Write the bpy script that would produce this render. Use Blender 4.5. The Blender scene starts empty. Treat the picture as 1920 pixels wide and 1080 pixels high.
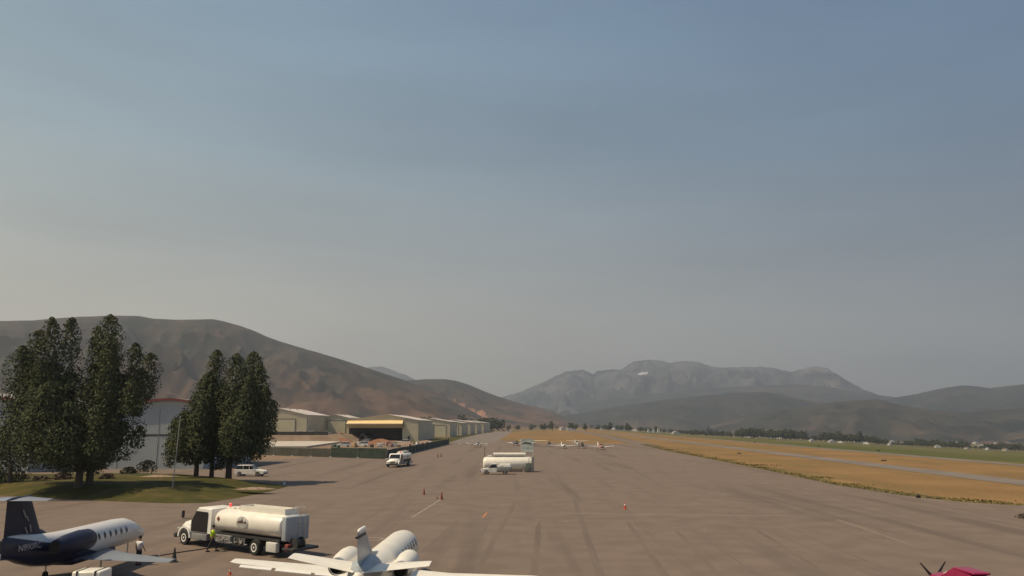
import bpy, bmesh, math, random
from math import sin, cos, pi, radians, atan2, sqrt, floor
from mathutils import Vector, Matrix, noise as mnoise
random.seed(7)
S = bpy.context.scene
COL = S.collection

# ------------------------------------------------------------------ camera
F = 1460.0; HC = 8.8; PITCH = math.atan(257.0 / F)
cd = bpy.data.cameras.new('camera'); cam = bpy.data.objects.new('camera', cd); COL.objects.link(cam)
cd.sensor_width = 36.0; cd.lens = 36.0 * F / 1920.0
cd.clip_start = 0.3; cd.clip_end = 60000
cam.location = (0, 0, HC); cam.rotation_euler = (pi / 2 + PITCH, 0, 0)
S.camera = cam

def ray(px, py):
    x = (px - 960) / F; y = -(py - 540) / F
    return Vector((x, cos(PITCH) - y * sin(PITCH), sin(PITCH) + y * cos(PITCH)))
def at(px, py, z=0.0):            # ground-survey point: where a sight line meets height z
    r = ray(px, py); t = (z - HC) / r.z
    return Vector((r.x * t, r.y * t, z))
def at_d(px, py, Y):              # point on the sight line at distance Y
    r = ray(px, py); t = Y / r.y
    return Vector((r.x * t, Y, HC + r.z * t))

# ------------------------------------------------------------------ light
SUN_EL = radians(57); SUN_AZ = radians(-102)      # azimuth measured from +Y towards +X
sd = Vector((sin(SUN_AZ) * cos(SUN_EL), cos(SUN_AZ) * cos(SUN_EL), sin(SUN_EL)))
sl = bpy.data.lights.new('sun', 'SUN'); sl.energy = 3.9; sl.angle = radians(0.6); sl.color = (1.0, 0.80, 0.53)
so = bpy.data.objects.new('sun', sl); COL.objects.link(so)
so.rotation_euler = sd.to_track_quat('Z', 'Y').to_euler()

W = bpy.data.worlds.new('World'); S.world = W; W.use_nodes = True
nt = W.node_tree; nt.nodes.clear()
def N(t, kind, **kw):
    n = t.nodes.new(kind)
    for k, v in kw.items(): setattr(n, k, v)
    return n
def L(t, a, b): t.links.new(a, b)
out = N(nt, 'ShaderNodeOutputWorld'); bg = N(nt, 'ShaderNodeBackground'); L(nt, bg.outputs[0], out.inputs[0])
bg.inputs['Strength'].default_value = 0.1
sky = N(nt, 'ShaderNodeTexSky', sky_type='NISHITA'); sky.sun_disc = False
sky.sun_elevation = SUN_EL; sky.sun_rotation = SUN_AZ
sky.altitude = 1700; sky.air_density = 1.0; sky.dust_density = 4.0; sky.ozone_density = 1.0
tc = N(nt, 'ShaderNodeTexCoord'); sep = N(nt, 'ShaderNodeSeparateXYZ'); L(nt, tc.outputs['Generated'], sep.inputs[0])
el = N(nt, 'ShaderNodeValToRGB')                       # smoke layer by elevation
L(nt, sep.outputs['Z'], el.inputs[0])
cr = el.color_ramp; cr.elements[0].position = 0.0; cr.elements[0].color = (0.50, 0.40, 0.28, 1)
cr.elements[1].position = 1.0; cr.elements[1].color = (0.07, 0.13, 0.22, 1)
for p, c in ((0.07, (0.45, 0.375, 0.272)), (0.14, (0.350, 0.322, 0.255)), (0.22, (0.262, 0.278, 0.258)), (0.33, (0.178, 0.234, 0.262)), (0.46, (0.144, 0.212, 0.268)), (0.60, (0.112, 0.172, 0.258))):
    e = cr.elements.new(p); e.color = (*c, 1)
side = N(nt, 'ShaderNodeMapRange'); L(nt, sep.outputs['X'], side.inputs[0])
side.inputs[1].default_value = -0.55; side.inputs[2].default_value = 0.6
side.inputs[3].default_value = 0.0; side.inputs[4].default_value = 1.0
tint = N(nt, 'ShaderNodeMix', data_type='RGBA'); L(nt, side.outputs[0], tint.inputs[0]); tint.inputs[6].default_value = (1.16, 1.15, 1.10, 1); tint.inputs[7].default_value = (0.56, 0.66, 0.84, 1)
tl = N(nt, 'ShaderNodeVectorMath', operation='MULTIPLY'); L(nt, el.outputs[0], tl.inputs[0]); L(nt, tint.outputs[2], tl.inputs[1])
mapn = N(nt, 'ShaderNodeMapping'); L(nt, tc.outputs['Generated'], mapn.inputs[0]); mapn.inputs['Scale'].default_value = (1.2, 1.2, 5.5)
mapn.inputs['Rotation'].default_value = (0, radians(14), 0)
cn = N(nt, 'ShaderNodeTexNoise'); L(nt, mapn.outputs[0], cn.inputs[0]); cn.inputs['Scale'].default_value = 1.6; cn.inputs['Detail'].default_value = 4
cnr = N(nt, 'ShaderNodeMapRange'); L(nt, cn.outputs[0], cnr.inputs[0])
cnr.inputs[1].default_value = 0.3; cnr.inputs[2].default_value = 0.7; cnr.inputs[3].default_value = 0.88; cnr.inputs[4].default_value = 1.12
m10 = N(nt, 'ShaderNodeMath', operation='MULTIPLY'); L(nt, cnr.outputs[0], m10.inputs[0]); m10.inputs[1].default_value = 10.6
vs = N(nt, 'ShaderNodeVectorMath', operation='SCALE'); L(nt, tl.outputs[0], vs.inputs[0]); L(nt, m10.outputs[0], vs.inputs['Scale'])
mx = N(nt, 'ShaderNodeMix', data_type='RGBA'); mx.inputs[0].default_value = 0.88
L(nt, sky.outputs[0], mx.inputs[6]); L(nt, vs.outputs[0], mx.inputs[7]); L(nt, mx.outputs[2], bg.inputs['Color'])

S.view_settings.view_transform = 'Standard'; S.view_settings.look = 'None'
S.view_settings.exposure = 0.4; S.view_settings.gamma = 1.0
S.render.engine = 'CYCLES'
S.cycles.max_bounces = 5; S.cycles.diffuse_bounces = 2; S.cycles.volume_bounces = 0; S.cycles.transparent_max_bounces = 12

# ------------------------------------------------------------------ materials
MATS = {}
def mat(name, col, rough=0.6, metal=0.0, var=0.12, scale=1.5, col2=None, bump=0.0, stretch=(1, 1, 1), detail=5, spec=0.5, emit=None, rot=0.0, c0=0.35, c1=0.65):
    if name in MATS: return MATS[name]
    m = bpy.data.materials.new(name); m.use_nodes = True; t = m.node_tree
    b = t.nodes['Principled BSDF']
    b.inputs['Roughness'].default_value = rough; b.inputs['Metallic'].default_value = metal
    b.inputs['Specular IOR Level'].default_value = spec
    if emit:
        b.inputs['Emission Color'].default_value = (*emit[0], 1); b.inputs['Emission Strength'].default_value = emit[1]
    g = N(t, 'ShaderNodeTexCoord'); mp = N(t, 'ShaderNodeMapping'); L(t, g.outputs['Object'], mp.inputs[0])
    mp.inputs['Scale'].default_value = stretch; mp.inputs['Rotation'].default_value = (0, 0, rot)
    nz = N(t, 'ShaderNodeTexNoise'); L(t, mp.outputs[0], nz.inputs[0]); nz.inputs['Scale'].default_value = scale; nz.inputs['Detail'].default_value = detail
    rp = N(t, 'ShaderNodeValToRGB'); L(t, nz.outputs[0], rp.inputs[0])
    c2 = col2 or tuple(c * (1 - 2 * var) for c in col)
    c1_ = col if col2 else tuple(min(1, c * (1 + var)) for c in col)
    rp.color_ramp.elements[0].position = c0; rp.color_ramp.elements[0].color = (*c2, 1)
    rp.color_ramp.elements[1].position = c1; rp.color_ramp.elements[1].color = (*c1_, 1)
    L(t, rp.outputs[0], b.inputs['Base Color'])
    if bump:
        bp = N(t, 'ShaderNodeBump'); bp.inputs['Strength'].default_value = bump; L(t, nz.outputs[0], bp.inputs['Height']); L(t, bp.outputs[0], b.inputs['Normal'])
    MATS[name] = m; m['ramp'] = rp.name
    return m
def addlayer(m, col, scale, lo, hi, stretch=(1, 1, 1), rot=0.0, amount=1.0, detail=4, seed=0.0, zmask=None):
    """lays a second real colour (stains, soil, scrub) over a material with its own noise"""
    t = m.node_tree; b = t.nodes['Principled BSDF']; src = b.inputs['Base Color'].links[0].from_socket
    g = N(t, 'ShaderNodeTexCoord'); mp = N(t, 'ShaderNodeMapping'); L(t, g.outputs['Object'], mp.inputs[0])
    mp.inputs['Scale'].default_value = stretch; mp.inputs['Rotation'].default_value = (0, 0, rot); mp.inputs['Location'].default_value = (seed, seed * .7, 0)
    nz = N(t, 'ShaderNodeTexNoise'); L(t, mp.outputs[0], nz.inputs[0]); nz.inputs['Scale'].default_value = scale; nz.inputs['Detail'].default_value = detail
    mr = N(t, 'ShaderNodeMapRange'); L(t, nz.outputs[0], mr.inputs[0]); mr.inputs[1].default_value = lo; mr.inputs[2].default_value = hi; mr.inputs[4].default_value = amount
    fac = mr.outputs[0]
    if zmask:      # vegetation zone by height above the valley
        sz = N(t, 'ShaderNodeSeparateXYZ'); L(t, g.outputs['Object'], sz.inputs[0]); zr = N(t, 'ShaderNodeMapRange'); L(t, sz.outputs['Z'], zr.inputs[0])
        zr.inputs[1].default_value = zmask[0]; zr.inputs[2].default_value = zmask[1]; zr.inputs[3].default_value = 1; zr.inputs[4].default_value = 0
        mu = N(t, 'ShaderNodeMath', operation='MULTIPLY'); L(t, fac, mu.inputs[0]); L(t, zr.outputs[0], mu.inputs[1]); fac = mu.outputs[0]
    mix = N(t, 'ShaderNodeMix', data_type='RGBA'); L(t, fac, mix.inputs[0]); L(t, src, mix.inputs[6]); mix.inputs[7].default_value = (*col, 1)
    L(t, mix.outputs[2], b.inputs['Base Color'])
    return m
ALPHA = math.atan(60.0 / 1480.0)        # heading of the airfield grid
asphalt = mat('asphalt', (0.166, 0.128, 0.104), 0.9, scale=0.35, var=0.07, detail=8, spec=0.2)
addlayer(asphalt, (0.112, 0.088, 0.074), 1.0, 0.54, 0.68, (0.30, 0.012, 1), ALPHA, 0.85, 3)
addlayer(asphalt, (0.195, 0.153, 0.126), 1.0, 0.55, 0.75, (0.012, 0.11, 1), ALPHA, 0.6, 4, 31)
addlayer(asphalt, (0.112, 0.090, 0.076), 1.0, 0.62, 0.72, (0.02, 0.07, 1), ALPHA, 0.55, 3, 77)
addlayer(asphalt, (0.172, 0.138, 0.116), 9.0, 0.45, 0.75, amount=0.5, detail=6)
road_m = mat('worn_asphalt', (0.178, 0.155, 0.136), 0.9, scale=0.06, var=0.08, spec=0.2)
dry = mat('dry_grass', (0.238, 0.148, 0.064), 0.95, scale=0.05, col2=(0.180, 0.112, 0.050), bump=0.3, detail=9, spec=0.1)
addlayer(dry, (0.140, 0.112, 0.045), 1.0, 0.50, 0.72, (0.03, 0.008, 1), ALPHA, 0.8, 6, 11)
addlayer(dry, (0.135, 0.100, 0.046), 1.0, 0.50, 0.64, (0.10, 0.02, 1), ALPHA, 0.55, 8, 23)
addlayer(dry, (0.31, 0.200, 0.095), 1.4, 0.5, 0.8, amount=0.6, detail=8)
green_f = mat('green_field', (0.072, 0.085, 0.030), 0.95, scale=0.01, col2=(0.115, 0.105, 0.038), detail=8, spec=0.1)
addlayer(green_f, (0.20, 0.14, 0.055), 0.02, 0.55, 0.7, (1, .3, 1), ALPHA, 0.7, 4, 5)
pasture = mat('pasture', (0.17, 0.135, 0.07), 0.95, scale=0.004, col2=(0.105, 0.10, 0.045), detail=9, spec=0.1)
addlayer(pasture, (0.22, 0.15, 0.09), 0.012, 0.52, 0.66, amount=0.8)
lawn_m = mat('lawn_grass', (0.074, 0.066, 0.019), 0.95, scale=0.25, col2=(0.044, 0.047, 0.015), bump=0.4, detail=9, spec=0.1)
addlayer(lawn_m, (0.13, 0.092, 0.040), 0.35, 0.52, 0.68, amount=0.6, detail=8, seed=4)
dirt_m = mat('bare_soil', (0.25, 0.185, 0.13), 0.95, scale=0.15, col2=(0.17, 0.12, 0.085), detail=8, spec=0.1)
red_dirt = mat('red_soil', (0.27, 0.135, 0.08), 0.95, scale=0.4, col2=(0.19, 0.10, 0.065), detail=8, spec=0.1, bump=.5)
concrete = mat('concrete', (0.46, 0.41, 0.35), 0.85, scale=0.2, var=0.07)
gravel_m = mat('gravel', (0.30, 0.225, 0.165), 0.95, scale=3.0, col2=(0.16, 0.115, 0.08), detail=6, bump=.6)
white = mat('white_paint', (0.78, 0.77, 0.73), 0.35, var=0.03)
cream = mat('cream_paint', (0.76, 0.73, 0.65), 0.32, var=0.03)
offwhite = mat('dusty_white', (0.62, 0.61, 0.58), 0.5, var=0.05)
navy = mat('navy_paint', (0.013, 0.017, 0.045), 0.5, var=0.05, spec=.3)
darkg = mat('dark_grey', (0.035, 0.035, 0.037), 0.6)
black = mat('black_rubber', (0.016, 0.016, 0.016), 0.8)
glass = mat('dark_glass', (0.012, 0.014, 0.017), 0.12, var=0.02)
steel = mat('brushed_steel', (0.50, 0.49, 0.47), 0.4, metal=0.6, var=0.08)
galv = mat('galvanised', (0.36, 0.36, 0.35), 0.55, metal=0.2, var=0.08)
grey_m = mat('grey_paint', (0.22, 0.22, 0.22), 0.5)
shade_bluegrey = mat('shaded_white_paint', (0.33, 0.37, 0.40), 0.35, var=.04)  # white paint with bluish shade put into its colour
orange = mat('orange_plastic', (0.55, 0.09, 0.03), 0.6)
dkorange = mat('faded_orange', (0.23, 0.048, 0.032), 0.6)
yellow_m = mat('yellow_cream_panel', (0.80, 0.60, 0.30), 0.5, var=0.05)
red_l = mat('red_lens', (0.7, 0.02, 0.02), 0.3, emit=((1, .12, .1), .5))
magenta = mat('magenta_paint', (0.27, 0.016, 0.070), 0.3, var=0.05)
hivis = mat('hi_vis_fabric', (0.50, 0.72, 0.03), 0.8)
shirt_m = mat('white_fabric', (0.78, 0.76, 0.76), 0.9)
trouser = mat('dark_fabric', (0.025, 0.026, 0.032), 0.9)
skin_m = mat('skin', (0.30, 0.17, 0.11), 0.6)
hair_m = mat('dark_hair', (0.015, 0.012, 0.010), 0.8)
bark = mat('bark', (0.075, 0.062, 0.050), 0.95, scale=3, stretch=(3, 3, .5))
redtrim = mat('red_trim', (0.20, 0.045, 0.040), 0.5)
line_y = mat('faded_yellow_line', (0.215, 0.163, 0.115), 0.9, scale=2.0, col2=(0.165, 0.130, 0.104))
line_w = mat('faded_white_line', (0.27, 0.235, 0.20), 0.9, scale=2.0, col2=(0.20, 0.175, 0.15))
line_o = mat('orange_line', (0.55, 0.20, 0.06), 0.9)
screen_g = mat('green_screen', (0.026, 0.042, 0.030), 0.9, scale=0.5, var=.15)
screen_b = mat('navy_screen', (0.022, 0.026, 0.036), 0.9, scale=0.5, var=.15)
screen_t = mat('faded_green_screen', (0.062, 0.062, 0.048), 0.9, scale=0.5, var=.15)
snow_m = mat('snow', (0.6, 0.6, 0.62), 0.7)

def ribbed(name, col, pitch=1.2, axis='X', var=.05, rough=.55):
    m = mat(name, col, rough, var=var, scale=0.12); t = m.node_tree; b = t.nodes['Principled BSDF']
    g = N(t, 'ShaderNodeTexCoord'); w = N(t, 'ShaderNodeTexWave', wave_type='BANDS', bands_direction=axis); L(t, g.outputs['Object'], w.inputs[0])
    w.inputs['Scale'].default_value = 1.0 / pitch; bp = N(t, 'ShaderNodeBump'); bp.inputs['Strength'].default_value = 0.35; bp.inputs['Distance'].default_value = .05
    L(t, w.outputs[1], bp.inputs['Height']); L(t, bp.outputs[0], b.inputs['Normal'])
    return m
beige = ribbed('beige_siding', (0.50, 0.45, 0.33))
beige2 = ribbed('tan_siding', (0.52, 0.47, 0.33))
beige_s = ribbed('beige_side_siding', (0.40, 0.36, 0.265), axis='Y')
greyw = ribbed('grey_siding', (0.36, 0.39, 0.40))
greyf = ribbed('pale_grey_siding', (0.42, 0.42, 0.41))
roof_m = ribbed('pale_metal_roof', (0.56, 0.50, 0.45), 1.0, 'Y')
roof_g = ribbed('grey_metal_roof', (0.30, 0.28, 0.28), 1.0, 'Y')
hdoor = ribbed('hangar_door_panel', (0.54, 0.50, 0.35), 2.5, 'X')

def foliage(name, c_lo, c_hi):
    m = bpy.data.materials.new(name); m.use_nodes = True; t = m.node_tree; b = t.nodes['Principled BSDF']
    b.inputs['Roughness'].default_value = 0.75; b.inputs['Specular IOR Level'].default_value = 0.2
    g = N(t, 'ShaderNodeNewGeometry'); rp = N(t, 'ShaderNodeValToRGB'); L(t, g.outputs['Random Per Island'], rp.inputs[0])
    rp.color_ramp.elements[0].color = (*c_lo, 1); rp.color_ramp.elements[1].color = (*c_hi, 1)
    L(t, rp.outputs[0], b.inputs['Base Color'])
    MATS[name] = m
    return m
leaf = foliage('cottonwood_leaf', (0.044, 0.055, 0.024), (0.078, 0.090, 0.036))
leaf2 = foliage('far_leaf', (0.035, 0.045, 0.022), (0.075, 0.080, 0.035))
leaf_dk = foliage('dark_leaf', (0.030, 0.030, 0.020), (0.060, 0.055, 0.032))
tuft_m = foliage('verge_grass', (0.12, 0.11, 0.035), (0.24, 0.175, 0.07))
twig_m = foliage('dry_brush', (0.070, 0.052, 0.040), (0.16, 0.115, 0.085))

# ------------------------------------------------------------------ mesh helpers
class MB:
    """collects shapes, then links them as one mesh object"""
    def __init__(s): s.v = []; s.f = []; s.mi = []; s.sm = []
    def add(s, vs, fs, mi=0, sm=False):
        b = len(s.v); s.v += [tuple(p) for p in vs]; s.f += [tuple(i + b for i in f) for f in fs]
        s.mi += [mi] * len(fs); s.sm += [sm] * len(fs); return s
    def box(s, x0, x1, y0, y1, z0, z1, mi=0, bev=0.0):
        if bev <= 0:
            vs = [(x, y, z) for z in (z0, z1) for y in (y0, y1) for x in (x0, x1)]
            return s.add(vs, [(0, 2, 3, 1), (4, 5, 7, 6), (0, 1, 5, 4), (2, 6, 7, 3), (0, 4, 6, 2), (1, 3, 7, 5)], mi)
        bm = bmesh.new(); bmesh.ops.create_cube(bm, size=1)
        for v in bm.verts: v.co = Vector(((x0 + x1) / 2 + v.co.x * (x1 - x0), (y0 + y1) / 2 + v.co.y * (y1 - y0), (z0 + z1) / 2 + v.co.z * (z1 - z0)))
        bmesh.ops.bevel(bm, geom=bm.edges[:], offset=bev, segments=3, profile=.5, affect='EDGES')
        bm.verts.index_update(); s.add([v.co for v in bm.verts], [[v.index for v in f.verts] for f in bm.faces], mi, True); bm.free(); return s
    def hexa(s, pts, mi=0):          # 8 points: bottom 4 ccw, top 4 ccw
        return s.add(pts, [(3, 2, 1, 0), (4, 5, 6, 7), (0, 1, 5, 4), (1, 2, 6, 5), (2, 3, 7, 6), (3, 0, 4, 7)], mi)
    def tube(s, a, b, r, r2=None, n=8, mi=0, cap=True, sm=True):
        a = Vector(a); b = Vector(b); r2 = r if r2 is None else r2
        d = (b - a).normalized(); u = d.orthogonal().normalized(); w = d.cross(u); vs = []
        for p, rr in ((a, r), (b, r2)):
            for i in range(n): t = 2 * pi * i / n; vs.append(p + u * cos(t) * rr + w * sin(t) * rr)
        s.add(vs, [(i, (i + 1) % n, n + (i + 1) % n, n + i) for i in range(n)], mi, sm)
        if cap: s.add(vs, [tuple(range(n))[::-1], tuple(range(n, 2 * n))], mi)
        return s
    def path(s, pts, r, n=6, mi=0):
        for a, b in zip(pts, pts[1:]): s.tube(a, b, r, r, n, mi)
        return s
    def rings(s, rings, mi=0, cap=True, sm=True, close=True):
        n = len(rings[0]); vs = [p for r in rings for p in r]; fs = []
        for k in range(len(rings) - 1):
            for i in range(n if close else n - 1):
                j = (i + 1) % n; fs.append((k * n + i, k * n + j, (k + 1) * n + j, (k + 1) * n + i))
        s.add(vs, fs, mi, sm)
        if cap: s.add(rings[0], [tuple(range(n))[::-1]], mi); s.add(rings[-1], [tuple(range(n))], mi)
        return s
    def lathe(s, prof, axis='x', c=(0, 0, 0), n=20, mi=0, cap=True, sx=1.0):
        rs = []
        for (t, r) in prof:
            ring = []
            for i in range(n):
                a = 2 * pi * i / n; p, q = cos(a) * r, sin(a) * r * sx
                o = {'x': (t, p, q), 'y': (p, t, q), 'z': (p, q, t)}[axis]
                ring.append((c[0] + o[0], c[1] + o[1], c[2] + o[2]))
            rs.append(ring)
        return s.rings(rs, mi, cap)
    def extr(s, poly, z0, z1, mi=0, plane='xy', mi_side=None):   # polygon extruded along the third axis
        n = len(poly); cv = {'xy': lambda p, t: (p[0], p[1], t), 'xz': lambda p, t: (p[0], t, p[1]), 'yz': lambda p, t: (t, p[0], p[1])}[plane]
        vs = [cv(p, z0) for p in poly] + [cv(p, z1) for p in poly]
        s.add(vs, [tuple(range(n))[::-1], tuple(range(n, 2 * n))], mi)
        s.add(vs, [(i, (i + 1) % n, n + (i + 1) % n, n + i) for i in range(n)], mi if mi_side is None else mi_side)
        return s
    def wing(s, secs, mi=0, tk=0.12):      # secs: (LE point, chord, span direction thickness axis) along -x chord
        rs = []
        af = [(0, 0), (.04, .45), (.15, .85), (.35, 1), (.65, .7), (1, .06), (1, -.06), (.65, -.4), (.35, -.55), (.15, -.5), (.04, -.3)]
        for le, ch, vert in secs:
            ring = []
            for (c, t) in af:
                h = t * tk * ch * .5
                ring.append((le[0] - c * ch, le[1] + (h if vert else 0), le[2] + (0 if vert else h)))
            rs.append(ring)
        return s.rings(rs, mi)
    def build(s, name, m, parent=None, loc=None, rz=None):
        me = bpy.data.meshes.new(name); me.from_pydata(s.v, [], s.f)
        for mm_ in (m if isinstance(m, (list, tuple)) else [m]): me.materials.append(mm_)
        me.polygons.foreach_set('material_index', s.mi); me.polygons.foreach_set('use_smooth', s.sm)
        bm = bmesh.new(); bm.from_mesh(me); bmesh.ops.remove_doubles(bm, verts=bm.verts, dist=1e-5)
        if len(bm.faces) < 3000 and name not in NOFIX: bmesh.ops.recalc_face_normals(bm, faces=bm.faces)
        bm.to_mesh(me); bm.free(); me.update()
        if any(s.sm) and hasattr(me, 'set_sharp_from_angle'): me.set_sharp_from_angle(angle=radians(42))
        o = bpy.data.objects.new(name, me); COL.objects.link(o)
        if parent: o.parent = parent
        if loc is not None: o.location = loc
        if rz is not None: o.rotation_euler = (0, 0, rz)
        return o
NOFIX = set()
def thing(name, label, cat, loc=(0, 0, 0), rz=0.0, group=None):
    o = bpy.data.objects.new(name, None); COL.objects.link(o); o.location = loc; o.rotation_euler = (0, 0, rz)
    o['label'] = label; o['category'] = cat
    if group: o['group'] = group
    return o
def tag(o, label, cat, group=None, kind=None):
    o['label'] = label; o['category'] = cat
    if group: o['group'] = group
    if kind: o['kind'] = kind
    return o
def struct(o, kind='structure'): o['kind'] = kind; return o
def dup(root, loc, rz, label=None, group=None, scale=None):
    r = root.copy(); COL.objects.link(r); r.location = loc; r.rotation_euler = (0, 0, rz)
    if label: r['label'] = label
    if group: r['group'] = group
    if scale: r.scale = scale
    for ch in list(root.children):
        c = ch.copy(); COL.objects.link(c); c.parent = r
        for g in list(ch.children):
            d = g.copy(); COL.objects.link(d); d.parent = c
    return r
def text_mesh(name, txt, size, m, parent, loc, rot, depth=0.003):
    cu = bpy.data.curves.new(name, 'FONT'); cu.body = txt; cu.size = size; cu.extrude = depth; cu.align_x = 'CENTER'
    o = bpy.data.objects.new(name, cu); COL.objects.link(o); dg = bpy.context.evaluated_depsgraph_get()
    me = bpy.data.meshes.new_from_object(o.evaluated_get(dg)); bpy.data.objects.remove(o); me.materials.clear(); me.materials.append(m)
    p = bpy.data.objects.new(name, me); COL.objects.link(p); p.parent = parent; p.location = loc; p.rotation_euler = rot
    return p

# ------------------------------------------------------------------ terrain: extruded along the runway (u across, v along)
UU = Vector((cos(ALPHA), -sin(ALPHA))); VV = Vector((sin(ALPHA), cos(ALPHA)))
def uv2xy(u, v): return UU * u + VV * v
def xy2uv(p): return (UU.x * p[0] + UU.y * p[1], VV.x * p[0] + VV.y * p[1])
KN = [(-9000, 40), (-3000, 14), (-1200, 3), (-500, 0), (110, 0), (150, -1.6), (200, -4.6), (265, -9), (350, -13.8), (470, -19.5), (640, -27.6), (840, -36), (1100, -44), (1600, -53), (2500, -60), (12000, -75)]
def gz(u):
    for (a, za), (b, zb) in zip(KN, KN[1:]):
        if u <= b: return za + (zb - za) * max(0, (u - a)) / (b - a)
    return KN[-1][1]
def clip(poly, k, keep_less):
    o = []
    for i in range(len(poly)):
        a, b = poly[i], poly[(i + 1) % len(poly)]
        ia = (a[0] <= k) == keep_less or a[0] == k; ib = (b[0] <= k) == keep_less or b[0] == k
        if ia: o.append(a)
        if ia != ib:
            t = (k - a[0]) / (b[0] - a[0]); o.append((k, a[1] + t * (b[1] - a[1])))
    return o
def sheet(name, poly, m, off):
    """a paved or planted area lying on the terrain; poly in (u, v)"""
    b = MB()
    ks = [k for k, _ in KN]
    for a, c in zip(ks, ks[1:]):
        p = clip(clip(poly, a, False), c, True)
        if len(p) >= 3:
            vs = []
            for (u, v) in p: q = uv2xy(u, v); vs.append((q.x, q.y, gz(u) + off))
            b.add(vs, [tuple(range(len(vs)))])
    NOFIX.add(name); o = b.build(name, m)
    bm = bmesh.new(); bm.from_mesh(o.data)
    bmesh.ops.triangulate(bm, faces=bm.faces[:])
    for f in bm.faces:
        f.normal_update()
        if f.normal.z < 0: f.normal_flip()
    bm.to_mesh(o.data); bm.free()
    return struct(o)
def puv(px, py, z=0.0): return xy2uv(at(px, py, z))

sheet('ground', [(-9000, -1500), (12000, -1500), (12000, 14000), (-9000, 14000)], pasture, 0.0)
apron_poly = [(-200, -200), (60, -200), (56, 20)] + [puv(*p) for p in ((1920, 949), (1800, 941), (1700, 930), (1560, 908), (1440, 882), (1240, 843), (1195, 832.5))] + \
    [puv(1130, 832.0), puv(1050, 832), puv(985, 829.5), puv(945, 826.5), puv(922, 821), puv(938, 812), puv(905, 812), puv(866, 822), puv(838, 831), (-72, 370), (-200, 370)]
sheet('apron', apron_poly, asphalt, 0.03)
sheet('dry_grass_field', [puv(928, 821), puv(948, 813.5), puv(975, 809), puv(1060, 804.2), puv(1125, 812), puv(1185, 828), puv(1195, 832.5), puv(1130, 832.0), puv(1050, 832), puv(985, 829.5), puv(945, 826.5)], dry, 0.015)
sheet('dry_grass_infield', [(43, 1400), (69, 2400), (69, -100), (75, -100), (56, -60), (58, 20)][:0] or
      [(60, -200), (103, -200), (103, 1900), (30, 1900)] + [puv(1130, 812), puv(1240, 836), puv(1240, 843), puv(1440, 882), puv(1560, 908), puv(1700, 930), puv(1800, 941), puv(1920, 949), (56, 20)], dry, 0.015)
sheet('taxiway', [(70.3, -200), (77.3, -200), (77.3, 1050), (70.3, 1050)], road_m, 0.05)
sheet('taxiway_link', [puv(1062, 804.3), puv(1074, 804.6), puv(1215, 831), puv(1245, 843.5), puv(1185, 832.8)], asphalt, 0.045)
sheet('runway', [(103.5, -200), (108.5, -200), (108.5, 1500), (103.5, 1500)], road_m, 0.05)
sheet('green_field', [(108.5, -200), (900, 0), (820, 1330), (109, 1500)], green_f, 0.015)
sheet('hangar_lane', [(-72, 365), (-25, 400), (-38, 900), (-60, 1500), (-66, 1500), (-68, 560)], road_m, 0.05)
sheet('grass_strip', [puv(840, 831), puv(866, 822), puv(905, 812.5), (-70, 800), (-70, 440), (-78, 380)], lawn_m, 0.06)
sheet('dirt_yard', [(-300, 235), (-66, 200), (-64, 380), (-90, 470), (-300, 470)], dirt_m, 0.06)

# faded painted markings
def stripe(px0, px1, w, m, name='apron_marking', off=0.036):
    a, b = Vector(puv(*px0)), Vector(puv(*px1)); d = (b - a).normalized(); n = Vector((-d.y, d.x)) * w / 2
    return sheet(name, [tuple(a - n), tuple(b - n), tuple(b + n), tuple(a + n)], m, off)
stripe((772, 971), (828, 936), 0.22, line_w); stripe((772, 971), (905, 978), 0.16, line_y); stripe((905, 978), (1330, 998), 0.16, line_y)
stripe((1050, 963), (1480, 968), 0.6, line_y); stripe((905, 971), (913, 962), 0.14, line_o)
stripe((1570, 975), (1708, 1022), 0.35, line_y); stripe((1330, 998), (1600, 1012), 0.12, line_y)
for px, py, w in ((812, 965, 10), (945, 947, 8), (1008, 975, 9), (1060, 979, 8), (1265, 990, 9), (1320, 993, 10), (1395, 973, 8)):
    stripe((px - w / 2, py), (px + w / 2, py + .5), 0.25, line_w)
stripe((235, 1059), (300, 1052), 0.15, line_w)
b = MB(); c = at(700, 1010.5, 0.036); n = 40; R1, R0 = .85, .62
for rr in (R1, R0): b.v += [(c.x + cos(2 * pi * i / n) * rr, c.y + sin(2 * pi * i / n) * rr, .036) for i in range(n)]
b.f = [(i, (i + 1) % n, n + (i + 1) % n, n + i) for i in range(n)]; b.mi = [0] * n; b.sm = [0] * n
struct(b.build('apron_marking', line_w))
verge_m = mat('verge_turf', (0.135, 0.108, 0.042), 0.95, scale=0.4, col2=(0.078, 0.078, 0.030), detail=9, spec=.1)
ve = [Vector(puv(*p_)) for p_ in ((1195, 832.5), (1240, 843), (1440, 882), (1560, 908), (1700, 930), (1800, 941), (1920, 949))] + [Vector((56, 20))]
inner = []; outer = []
for a_, c_ in zip(ve, ve[1:]):
    for k in range(14):
        p_ = a_.lerp(c_, k / 14); wd = 2.4 + 3.6 * max(0, (120 - p_.y) / 120) + 2.0 * mnoise.noise(Vector((p_.y * .09, 2, 0))) + .5 * mnoise.noise(Vector((p_.y * .5, 2, 0)))
        inner.append((p_.x - .12 + .12 * mnoise.noise(Vector((p_.y * .4, 8, 0))), p_.y)); outer.append((p_.x + max(.3, wd), p_.y))
for k in range(len(inner) - 1): pass
b = MB(); 
for k in range(len(inner)):
    for (u_, v_) in (inner[k], outer[k]): q_ = uv2xy(u_, v_); b.v.append((q_.x, q_.y, gz(u_) + .034))
for k in range(len(inner) - 1): b.f.append((2 * k, 2 * k + 1, 2 * k + 3, 2 * k + 2)); b.mi.append(0); b.sm.append(0)
struct(b.build('grass_verge', verge_m))
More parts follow.
